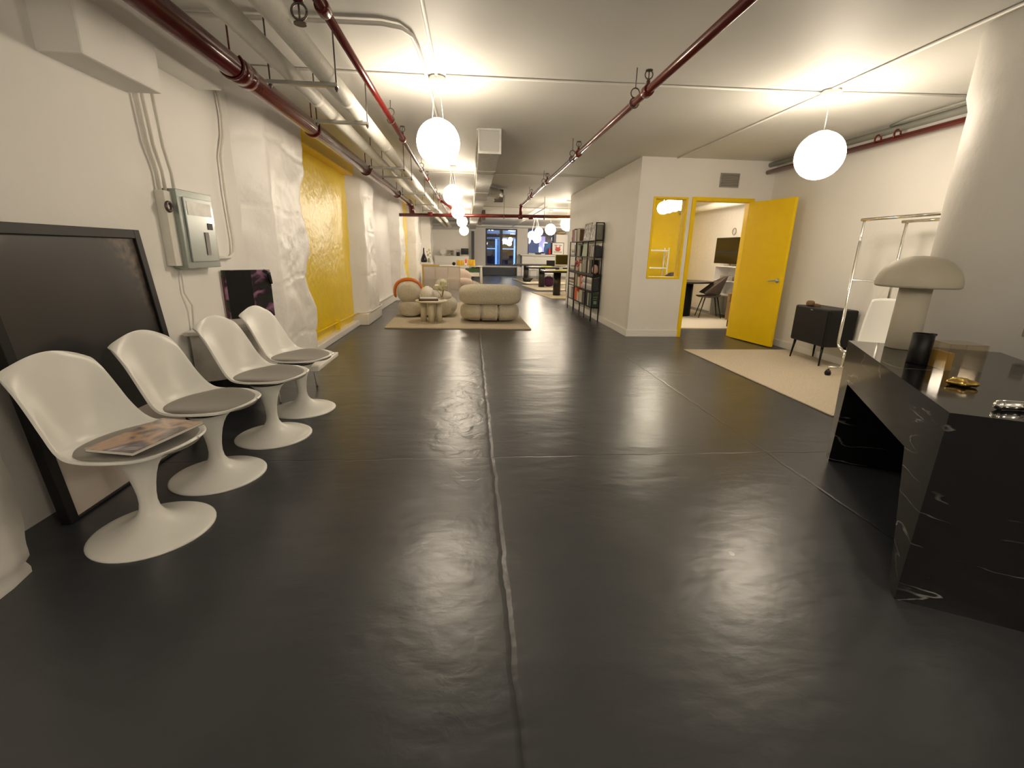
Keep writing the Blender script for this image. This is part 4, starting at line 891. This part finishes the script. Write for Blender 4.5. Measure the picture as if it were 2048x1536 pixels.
for lv, items in rows.items():
    y = 11.12; z = LV[lv]; prev = 'shelf end'
    seq = [i for i in items if i[0] != 'gap']
    nb = -1
    tot = sum(i[1] for i in items); k_ = 2.21/tot
    for it in items:
        w = it[1]*k_
        if it[0] == 'gap': y -= w; continue
        nb += 1
        nxt = CN.get(seq[nb+1][0], 'flat stack') if nb+1 < len(seq) else 'near post'
        if it[0] == 'S':
            n = it[2]; hh = 0.235/n if n > 4 else 0.036
            names = ['lowest', 'second', 'third', 'fourth', 'fifth', 'topmost']
            for k in range(n):
                nm = 'topmost' if k == n-1 else names[k]
                side = 'far' if y > 10.4 else 'near'
                sh_ = random.uniform(-0.01, 0.01)
                book(BCX0+0.020, BCX1-0.020, y-w+0.02+sh_, y-0.01+sh_-(0.10 if k % 3 == 2 else 0), z+0.001+k*(hh+0.0005), z+0.001+k*(hh+0.0005)+hh, it[3][k],
                     f'{CN[it[3][k]]} book lying flat, {nm} of the {side} stack on the bookcase {ROWN[lv]}', 'books lying flat in the black bookcase')
        else:
            h_ = it[2]; c = it[0]
            lab = uniq(f'{CN[c]} book upright on the bookcase {ROWN[lv]}', [f'beside the {nxt} one' if nxt not in ('near post', 'flat stack') else f'next to the {nxt}', 'nearer the camera'])
            book(BCX0+0.020+random.uniform(0, 0.010), BCX1-0.020, y-w+0.002, y-0.002, z+0.001, z+0.001+min(h_, 0.29), c, lab, 'books standing in the black bookcase')
        y -= w
# face-out pieces on the bookcase
def face_piece(name, y0, y1, z, h, material, label, cat, lean=0.10, fr=None):
    t = thing(name, label, cat, (2.36, (y0+y1)/2, z+0.001)); w = (y1-y0)/2
    R_ = Matrix.Rotation(lean, 4, 'Y')
    if fr:
        MB().box(-0.012, 0.012, -w, -w+0.012, 0, h, mtx=R_).box(-0.012, 0.012, w-0.012, w, 0, h, mtx=R_).box(-0.012, 0.012, -w+0.012, w-0.012, 0, 0.012, mtx=R_).box(-0.012, 0.012, -w+0.012, w-0.012, h-0.012, h, mtx=R_).build('frame', fr, t)
    MB().box(-0.008, 0.008, -w+0.012 if fr else -w, w-0.012 if fr else w, 0.012 if fr else 0, h-0.012 if fr else h, mtx=R_).build('face', material, t)
    return t
face_piece('framed_photo', 9.45, 9.98, LV[4], 0.34, 'photo_print', 'black and white photo book standing face out on the top shelf', 'photo', fr='lightgrey')
face_piece('art_print', 9.02, 9.42, LV[4], 0.30, 'photo_print', 'second black and white print standing on the top shelf, nearer the camera', 'print', fr='white')
face_piece('pale_green_magazine', 9.62, 10.02, LV[3], 0.25, 'sage', 'pale green magazine face out on the second highest shelf', 'magazine')
# framed sheet held by the near end frame of the bookcase, facing the camera
t = thing('framed_sheet', 'small pale framed sheet standing at the near end of the top shelf', 'picture', (2.396, 8.90, LV[4]+0.001))
bx(-0.068, 0.068, -0.003, 0.006, 0, 0.27).build('sheet', 'greygreen', t); bx(-0.035, 0.035, -0.005, -0.003, 0.03, 0.12).build('drawing', 'grey', t)
t = thing('large_black_book', 'large dark green book facing out at the near end of the bottom shelf', 'book', (2.396, 8.88, LV[0]+0.001))
bx(-0.068, 0.068, -0.012, 0.0, 0, 0.26).build('cover', 'darkgreen', t); MB().box(-0.045, 0.04, -0.0135, -0.012, 0.19, 0.20).box(-0.035, 0.03, -0.0135, -0.012, 0.15, 0.16).box(-0.03, 0.03, -0.0135, -0.012, 0.06, 0.12).build('title_print', 'greygreen', t)
fv = thing('pink_flowers', 'bunch of red and pink flowers in a white pot on the middle shelf', 'flowers', (2.385, 10.45, LV[2]))
MB().lathe([(0.045, 0.0), (0.06, 0.01), (0.055, 0.07), (0.045, 0.08)], n=20).build('pot', 'pale_pink', fv)
for i in range(11):
    a = i*2.4; x, y, z = 0.045*math.cos(a), 0.14*math.sin(a*1.3), 0.12+0.02*(i % 6)
    MB().ell((x, y, z), 0.030, 1, 10, 7).build('bloom', 'red' if i % 2 else 'pink', fv)
pv = tag(MB().lathe([(0.03, 0), (0.052, 0.03), (0.06, 0.08), (0.05, 0.13), (0.025, 0.165), (0.012, 0.17)], (2.385, 8.98, LV[2]+0.001), 24).build('pink_vase', 'pale_pink'), 'pale pink egg shaped vase at the near end of the middle shelf', 'vase')
tag(bx(2.34, 2.46, 9.98, 10.12, LV[2], LV[2]+0.17).build('cream_box', 'cream', bevel=0.004), 'small cream box beside the pink flowers on the middle shelf', 'box')

# ------------------------------------------------------------ meeting room
mr = tag(MB().prism([(2.66, 7.95), (5.35, 8.0), (5.35, 11.4), (2.66, 11.4)], lambda a, b: (a, b, 0.001), lambda a, b: (a, b, 0.02)).build('meeting_room_rug', 'rug_white'), 'pale rug filling the meeting room beyond the doorway', 'rug')
mt = thing('meeting_table', 'dark oval meeting table on a thick black pedestal behind the doorway', 'table', (4.35, 9.85, 0.02))
tp = [(0.88*math.cos(2*PI*i/48), 0.55*math.sin(2*PI*i/48)) for i in range(48)]
MB().prism(tp, lambda a, b: (a, b, 0.70), lambda a, b: (a, b, 0.735)).build('top', 'black_wood', mt, bevel=0.008)
MB().lathe([(0.28, 0), (0.28, 0.70)], (0.16, 0, 0), 32).build('pedestal', 'black', mt)
def shell_chair(loc, rz, label, group):
    t = thing('shell_chair', label, 'chair', loc, rz, group)
    def f(a, b):
        s = a*2-1
        if b < 0.45:
            q = b/0.45; x = 0.26-0.42*q; w = 0.14+0.10*math.sin(q*PI/2); z = 0.44-0.02*math.sin(q*PI)+0.05*q*abs(s)**3
        else:
            q = (b-0.45)/0.55; x = -0.16-0.13*q; w = 0.24-0.02*q-0.10*max(0, q-0.75)/0.25; z = 0.44+0.42*q; x += 0.30*(1-q)**0.8*abs(s)**2+0.06*abs(s)**2; z += 0.05*(1-q)*abs(s)**3-0.03*abs(s)**3*q
        return (x, s*w, z)
    MB().grid(f, 20, 34).build('shell', 'chair_brown', t, solid=0.022)
    for sx in (-1, 1):
        for sy in (-1, 1): MB().tube([(sx*0.12, sy*0.12, 0.43), (sx*0.22, sy*0.19, 0.0)], [0.013, 0.008], 8).build('leg', 'black', t)
    return t
s0 = shell_chair((5.02, 9.45, 0.025), math.radians(165), 'brown shell chair on thin black legs, drawn up to the meeting table', 'meeting room chairs')
s1 = copy_tree(s0); s1.location = (4.75, 10.75, 0.025); s1.rotation_euler = (0, 0, math.radians(-110)); s1['label'] = 'brown shell chair at the far side of the meeting table'
tvu = thing('wall_television', 'black flat television on the white unit in the meeting room', 'television', (5.42, 9.62, 1.10), math.radians(6))
bx(-0.02, 0.02, -0.50, 0.50, 0.03, 0.56).build('bezel', 'black', tvu, bevel=0.004)
bx(-0.023, -0.020, -0.485, 0.485, 0.045, 0.545).build('display', 'screen', tvu)
MB().box(-0.01, 0.08, -0.15, 0.15, -0.019, 0.0).box(0.0, 0.03, -0.03, 0.03, 0.0, 0.04).build('stand', 'steel', tvu)
wu = thing('white_shelf_unit', 'white open shelf unit under the television', 'shelf', (5.55, 9.25, 0.02))
for z in (0.45, 0.76, 1.06): bx(-0.15, 0.16, -0.02, 0.85, z-0.02, z).build('shelf_board', 'white_plain', wu)
bx(-0.15, 0.16, -0.6, -0.02, 0.0, 1.06).build('cupboard', 'white_plain', wu, bevel=0.004)
bx(-0.15, 0.16, 0.85, 0.87, 0.0, 1.06).build('side_panel', 'white_plain', wu)
tag(bx(5.42, 5.66, 9.4, 9.9, 0.781, 0.88).build('grey_box', 'grey', bevel=0.004), 'grey box on the white shelf unit under the television', 'box')
mp_ = tag(MB().tube([(5.25, 7.35, 2.32), (5.25, 11.9, 2.32)], 0.075, 20).build('meeting_room_pipe', 'pipe_white'), 'insulated white pipe under the ceiling of the meeting room', 'pipe')
struct(bx(5.60, 5.72, 8.62, 8.88, 0, CH).build('trim_14', 'grey'), 'grey pilaster in the meeting room')
tag(MB().tube(arc((5.71, 10.1, 1.80), 0.07, 0, 2*PI, 24, 'yz'), 0.008, 6).build('wall_hoop', 'steel'), 'small metal hoop on the meeting room wall above the television', 'hoop')
bcr = thing('leather_armchair', 'brown leather armchair partly hidden by the open yellow door', 'armchair', (5.00, 8.05, 0.02), 0.2)
MB().box(-0.25, 0.25, -0.25, 0.25, 0.12, 0.36).box(-0.25, 0.25, 0.15, 0.25, 0.30, 0.62).box(-0.25, -0.17, -0.25, 0.20, 0.30, 0.46).build('upholstery', 'leather', bcr, bevel=0.03, seg=3)
for (x, y) in ((-0.2, -0.2), (0.2, -0.2), (-0.2, 0.2), (0.2, 0.2)): MB().tube([(x, y, 0), (x, y, 0.14)], 0.012, 8).build('leg', 'black', bcr)
wsf = thing('white_ladder_shelf', 'white shelf against the yellow meeting room wall', 'shelf', (4.45, 11.6, 0.0))
for x in (-1.2, 0.42):
    for y in (-0.13, 0.13): bx(x-0.012, x+0.012, y-0.012, y+0.012, 0, 1.45).build('post', 'white_plain', wsf)
for z in (0.5, 0.98, 1.40): bx(-1.2, 0.42, -0.13, 0.13, z-0.03, z).build('shelf_board', 'white_plain', wsf)
m_ = MB().tube([(0.42, -0.12, 0.98), (0.42, 0.12, 1.18), (0.42, -0.12, 1.38)], 0.008, 6); m_.build('brace', 'white_plain', wsf)
face = thing('framed_poster', 'tall framed poster on the yellow meeting room wall seen through the small window', 'picture', (4.10, 12.1, 1.45))
MB().box(-0.17, 0.17, -0.02, 0.0, 0, 0.9).build('frame', 'white_plain', face); bx(-0.14, 0.14, -0.024, -0.02, 0.04, 0.86).build('sheet', 'lightgrey', face)

# ------------------------------------------------------------ mirror screen, pink sofa, console, decor at far left
sc_ = thing('gilt_glass_screen', 'large gilt framed glass panel divided in squares behind the armchair', 'screen', (-0.75, 12.2, 0))
SW = 1.0
MB().box(-0.49, -0.45, -0.02, 0.02, 0, 0.93).box(-0.45, -0.05, -0.02, 0.02, 0.89, 0.93).build('gilt_frame', 'gold_frame', sc_)
bx(-0.45, 0.47, -0.004, 0.004, 0.02, 0.89).build('glass_sheet', 'screen_glass', sc_)
m_ = MB()
for x in (-0.155, 0.16, 0.465): m_.box(x-0.008, x+0.008, -0.012, 0.012, 0.0, 0.89)
for z in (0.02, 0.32, 0.56, 0.885): m_.box(-0.45, 0.47, -0.011, 0.011, z-0.008, z+0.008)
m_.build('glazing_bars', 'beige', sc_)
ps = thing('pink_curved_sofa', 'dusty pink rounded sofa behind the glass screen', 'sofa', (-0.75, 16.6, 0))
MB().ell((-0.1, 0.2, 0.33), (0.85, 0.42, 0.36), 0.6, 36, 20).build('back', 'pink_fabric', ps)
MB().ell((0.15, -0.25, 0.20), (0.66, 0.42, 0.19), 0.55, 36, 16).build('seat', 'pink_fabric', ps)
r2 = tag(MB().prism([(-1.35, 17.2), (0.60, 17.35), (0.12, 20.9), (-1.35, 20.9)], lambda a, b: (a, b, 0.001), lambda a, b: (a, b, 0.02)).build('far_rug', 'rug'), 'beige rug under the white desk beyond the boucle loveseat', 'rug')
wd = thing('white_desk', 'long white desk with shelf and yellow glass bowls on it', 'desk', (-0.7, 18.6, 0.024))
bx(-1.15, 1.15, -0.25, 0.30, 0.67, 0.70).build('top', 'white_plain', wd)
for (x, y) in ((1.10, -0.2), (1.06, 0.25), (-1.1, -0.2), (-1.1, 0.25)): MB().tube([(x*1.02, y, 0), (x, y, 0.67)], 0.025, 8).build('leg', 'white_plain', wd)
bx(0.45, 1.02, -0.15, 0.2, 0.30, 0.45).build('drawer_tray', 'white_plain', wd, bevel=0.005)
bx(0.42, 0.47, -0.2, 0.25, 0.0, 0.67).build('side_panel', 'white_plain', wd)
bx(0.48, 1.0, -0.1, 0.2, 0.47, 0.60).build('binder_row', 'green', wd)
for (x, r, h_, lab) in ((-0.42, 0.15, 0.20, 'left ridged amber glass bowl on the white desk'), (0.02, 0.15, 0.23, 'right ridged amber glass bowl on the white desk')):
    pr = []
    for k in range(13): q = k/12; pr.append((r*(0.98-0.1*q)*(1+0.05*math.cos(k*PI)), h_*q))
    tag(MB().lathe(pr, (x, 18.5, 0.727), 28).build('amber_glass_bowl', 'amber'), lab, 'bowl', 'amber glass bowls')
tag(MB().lathe([(0.05, 0), (0.06, 0.03), (0.03, 0.12), (0.05, 0.22), (0.02, 0.25)], (-0.20, 18.62, 0.727), 16).build('orange_bottle', 'orange_red'), 'orange red glass bottle between the amber bowls', 'bottle')
tag(MB().ell((-0.20, 18.40, 0.772), 0.05).build('white_ball', 'white'), 'small white ball in front of the orange bottle', 'ornament')
tag(MB().ell((-0.66, 18.5, 0.79), (0.07, 0.05, 0.07), 1.2).build('black_ornament', 'black'), 'black pointed ornament left of the amber bowls', 'ornament')
vz = thing('black_bottle_vase', 'tall black bottle vase at the left wall beyond the glass screen', 'vase', (-1.74, 17.9, 0.84))
MB().lathe([(0.10, 0), (0.12, 0.05), (0.11, 0.12), (0.07, 0.22), (0.03, 0.32), (0.022, 0.50), (0.026, 0.51)], n=24).build('body', 'black_gloss', vz)
ped = tag(bx(-1.96, -1.46, 17.7, 18.2, 0, 0.84).build('white_plinth', 'white_plain', bevel=0.005), 'white plinth carrying the black bottle vase and a plant', 'plinth')
pt = thing('glass_vase_plant', 'pale leafy stems in a green glass vase beside the black bottle vase', 'plant', (-1.55, 17.85, 0.84))
MB().lathe([(0.05, 0), (0.06, 0.02), (0.05, 0.12), (0.03, 0.16)], n=18).build('vase', 'greygreen', pt)
for i in range(7):
    a = i*2.3; MB().ell((0.06*math.cos(a), 0.05*math.sin(a), 0.20+0.045*i), (0.045, 0.035, 0.03), 1, 10, 7).build('leaf_cluster', 'flower', pt)
cb = thing('white_sideboard', 'white sideboard with doors along the rear left partition', 'sideboard', (-0.9, 23.3, 0))
bx(-0.85, 0.80, -0.25, 0.25, 0.0, 1.03).build('carcass', 'white_plain', cb)
for x in (-0.83, -0.01): bx(x, x+0.79, -0.262, -0.25, 0.70, 0.99).build('door', 'white_gloss', cb)
for x in (-0.83, -0.01): bx(x, x+0.79, -0.262, -0.25, 0.08, 0.67).build('door', 'white_gloss', cb)
dc = thing('white_disc_sculpture', 'round white disc sculpture on the sideboard', 'ornament', (-1.35, 23.3, 1.03))
MB().lathe([(0.14, -0.015), (0.15, 0), (0.14, 0.015)], n=28, mtx=Matrix.Translation((0, 0, 0.20)) @ Matrix.Rotation(PI/2, 4, 'X')).build('disc', 'white_gloss', dc); bx(-0.08, 0.08, -0.05, 0.05, 0, 0.05).build('foot', 'white_gloss', dc)
pf = thing('small_photo_frame', 'small framed photo on the sideboard right of the white disc', 'photo frame', (-0.98, 23.25, 1.03))
bx(-0.16, 0.16, -0.02, 0.02, 0, 0.27).build('frame', 'greygreen', pf); bx(-0.12, 0.12, -0.025, -0.02, 0.04, 0.23).build('photo', 'photo_print', pf)
tag(bx(-0.70, -0.54, 23.2, 23.32, 1.03, 1.21).build('black_speaker', 'black', bevel=0.01), 'small black box speaker on the sideboard', 'speaker')
mn_ = thing('desk_monitor', 'black monitor at the right end of the sideboard', 'monitor', (-0.30, 23.3, 1.03))
bx(-0.18, 0.18, -0.02, 0.02, 0.08, 0.36).build('display', 'screen', mn_); MB().box(-0.03, 0.03, 0, 0.03, 0, 0.1).box(-0.12, 0.12, -0.06, 0.06, 0, 0.015).build('stand', 'white', mn_)
tag(bx(0.02, 0.16, 23.4, 23.8, 0.0, 2.2).build('dark_post', 'slate'), 'dark narrow cabinet edge at the end of the rear left partition', 'cabinet')

# ------------------------------------------------------------ rear desks at right
def oval_desk(name, x0, x1, y0, y1, legx, ly, label, h=0.74):
    t = thing(name, label, 'desk', (legx, ly, 0.02), 0, 'black desks in the rear office')
    m_ = MB().box(x0-legx, x1-legx, y0-ly, y1-ly, h-0.06, h); m_.build('top', 'black_wood', t, bevel=0.025, seg=3)
    MB().lathe([(0.115, 0), (0.115, h-0.06)], n=28).build('leg', 'black_wood', t)
    MB().lathe([(0.115, 0), (0.115, h-0.06)], (x1-legx-0.3, 0, 0), 28).build('leg', 'black_wood', t)
    return t
for i, (y0, y1) in enumerate(((13.25, 15.3), (16.2, 18.6), (19.6, 23.0))):
    lab = ['beige rug under the nearest black desk', 'beige rug under the middle black desk', 'beige rug under the farthest black desk'][i]
    tag(MB().prism([(2.05+0.25, y0), (5.5, y0), (5.5, y1), (2.0, y1)], lambda a, b: (a, b, 0.001), lambda a, b: (a, b, 0.018)).build('desk_rug', 'rug'), lab, 'rug', 'rugs under the rear desks')
oval_desk('black_desk', 2.17, 4.4, 13.9, 14.9, 2.62, 14.25, 'nearest black desk on cylinder legs, with yellow papers')
oval_desk('black_desk', 2.12, 4.4, 17.3, 18.4, 2.66, 17.7, 'middle black desk on cylinder legs, with a laptop')
oval_desk('black_desk', 1.98, 4.2, 20.8, 21.9, 2.46, 21.1, 'farthest black desk on cylinder legs')
pp = tag(bx(2.45, 2.95, 14.05, 14.35, 0.762, 0.775).build('lime_papers', 'lime'), 'lime yellow papers on the nearest black desk', 'papers')
tag(bx(2.60, 3.0, 17.4, 17.7, 0.762, 0.79).build('lime_folder', 'lime'), 'lime yellow folder on the middle black desk', 'folder')
tag(bx(2.25, 2.60, 17.45, 17.8, 0.762, 0.78).build('white_papers', 'paper'), 'white papers at the left end of the middle black desk', 'papers')
im = thing('desktop_computer', 'white cased computer screen on the nearest black desk', 'computer', (2.80, 14.62, 0.762), 0.05)
bx(-0.21, 0.21, -0.02, 0.02, 0.12, 0.47).build('case', 'lightgrey', im, bevel=0.006); bx(-0.19, 0.19, -0.024, -0.02, 0.17, 0.455).build('display', 'screen', im); MB().box(-0.07, 0.07, -0.05, 0.08, 0, 0.01).box(-0.05, 0.05, 0.0, 0.03, 0.01, 0.14).build('stand', 'lightgrey', im)
lp = thing('open_laptop', 'open laptop with dark screen on the middle black desk', 'laptop', (3.05, 18.0, 0.762))
bx(-0.16, 0.16, -0.12, 0.10, 0, 0.012).build('keyboard_deck', 'lightgrey', lp); MB().box(-0.16, 0.16, -0.005, 0.005, 0, 0.22, mtx=Matrix.Translation((0, 0.10, 0.01)) @ Matrix.Rotation(-0.2, 4, 'X')).build('display', 'screen', lp)
pb = thing('purple_bag', 'dark purple bag on the floor beside the middle desk leg', 'bag', (2.98, 18.0, 0.02))
MB().ell((0, 0, 0.185), (0.20, 0.14, 0.18), 0.6).build('body', 'purple', pb); MB().tube(arc((0, 0, 0.30), 0.10, 0, PI, 10, 'xz'), 0.012, 6).build('handle', 'black', pb)
bb_ = tag(MB().rings([[(2.45+0.16*math.cos(2*PI*k/20), 20.7+0.13*math.sin(2*PI*k/20), 0.02) for k in range(20)], [(2.50+0.24*math.cos(2*PI*k/20), 20.7+0.16*math.sin(2*PI*k/20), 0.18) for k in range(20)]]).build('black_tote', 'black'), 'black tote on the floor by the farthest desk leg', 'bag')
def stool(loc, label, rz=0):
    t = thing('desk_chair', label, 'chair', loc, rz, 'chairs behind the rear desks')
    bx(-0.2, 0.2, -0.2, 0.2, 0.42, 0.45).build('seat', 'white_plain', t, bevel=0.01)
    bx(-0.2, 0.2, 0.18, 0.20, 0.6, 0.72).build('backrest', 'white_plain', t, bevel=0.005)
    for sx in (-1, 1):
        MB().tube([(sx*0.19, -0.19, 0), (sx*0.19, -0.19, 0.43)], 0.011, 8).build('leg', 'steel', t)
        MB().tube([(sx*0.19, 0.19, 0), (sx*0.19, 0.19, 0.72)], 0.011, 8).build('leg', 'steel', t)
    return t
k0 = stool((3.15, 18.95, 0.02), 'pale chair with steel legs behind the middle black desk')
k1 = copy_tree(k0); k1.location = (2.95, 22.25, 0.02); k1['label'] = 'pale chair with steel legs behind the farthest black desk'
k2 = copy_tree(k0); k2.location = (3.35, 15.35, 0.02); k2['label'] = 'pale chair with steel legs behind the nearest black desk'
# white counter under the wide window
ct_ = thing('white_counter', 'long white counter with cupboards under the wide rear window', 'counter', (3.95, 26.4, 0))
bx(-1.25, 1.7, -0.3, 0.75, 1.10, 1.16).build('worktop', 'white_plain', ct_)
bx(-1.15, 1.65, -0.2, 0.75, 0.0, 1.10).build('cupboards', 'white_plain', ct_)
for x in (-1.13, -0.43, 0.27, 0.97): bx(x, x+0.68, -0.212, -0.2, 0.08, 1.05).build('door', 'white_gloss', ct_)
ra = thing('radiator_cover', 'white boxed pillar foot beside the tall window', 'cover', (2.66, 26.35, 0)); bx(-0.12, 0.12, -0.15, 0.2, 0, 0.48).build('casing', 'white_plain', ra, bevel=0.01)
fp = thing('framed_crab_print', 'framed print with red and green shape and two grey words above', 'picture', (4.80, 26.3, 1.161))
R_ = Matrix.Rotation(-0.06, 4, 'X')
MB().box(-0.33, 0.33, -0.015, 0.015, 0, 0.03, mtx=R_).box(-0.33, 0.33, -0.015, 0.015, 0.63, 0.66, mtx=R_).box(-0.33, -0.30, -0.015, 0.015, 0.03, 0.63, mtx=R_).box(0.30, 0.33, -0.015, 0.015, 0.03, 0.63, mtx=R_).build('frame', 'brown', fp)
MB().box(-0.30, 0.30, -0.008, 0.0, 0.03, 0.63, mtx=R_).build('paper', 'white', fp)
MB().ell((0, -0.012, 0.30), (0.15, 0.008, 0.11), 1).ell((-0.10, -0.012, 0.42), (0.035, 0.006, 0.04), 1).ell((0.10, -0.012, 0.42), (0.035, 0.006, 0.04), 1).build('red_shape', 'red', fp)
MB().box(-0.22, 0.22, -0.014, -0.006, 0.10, 0.20).build('green_patch', 'sage', fp)
MB().box(-0.20, -0.03, -0.02, -0.01, 0.49, 0.53).box(0.04, 0.20, -0.02, -0.01, 0.49, 0.53).build('printed_words', 'grey', fp)
tag(bx(4.05, 4.42, 26.45, 26.49, 1.161, 1.78).build('blue_poster', 'blue'), 'blue poster leaning in the wide rear window', 'poster')
tag(MB().lathe([(0.07, 0), (0.09, 0.1), (0.05, 0.24), (0.07, 0.34)], (4.32, 26.25, 1.161), 18).build('red_vase', 'red'), 'red vase on the counter left of the framed print', 'vase')
tag(bx(4.72, 5.38, 26.55, 27.15, 1.161, 2.25).build('white_box_cabinet', 'white_plain', bevel=0.005), 'white tall box cabinet behind the framed print', 'cabinet')
bs = thing('wicker_basket', 'wicker basket and brown bundle on top of the white box cabinet', 'basket', (5.05, 26.8, 2.251)); MB().ell((0.0, 0, 0.11), (0.26, 0.18, 0.11), 0.8).build('bundle', 'tan', bs)
MB().box(-0.3, -0.05, -0.12, 0.12, 0, 0.14).build('basket_body', 'leather', bs)
def ctr_item(x, w, h_, mtl, name, lab, cat): tag(bx(x-w/2, x+w/2, 26.3, 26.42, 1.161, 1.161+h_).build(name, mtl, bevel=0.01), lab, cat)
ctr_item(3.35, 0.35, 0.07, 'white', 'white_parcel', 'flat white parcel on the rear counter left end', 'parcel')
ctr_item(3.72, 0.28, 0.10, 'slate', 'dark_pouch', 'dark pouch on the rear counter in front of the window', 'pouch')
ctr_item(3.98, 0.2, 0.06, 'white', 'white_tray', 'small white tray on the rear counter right of the dark pouch', 'tray')
hw = tag(MB().tube([(-1.5, 23.42, 2.54), (-0.4, 23.42, 2.54)], 0.12, 14).build('cross_duct', 'galv'), 'short galvanised duct above the rear left partition', 'duct')
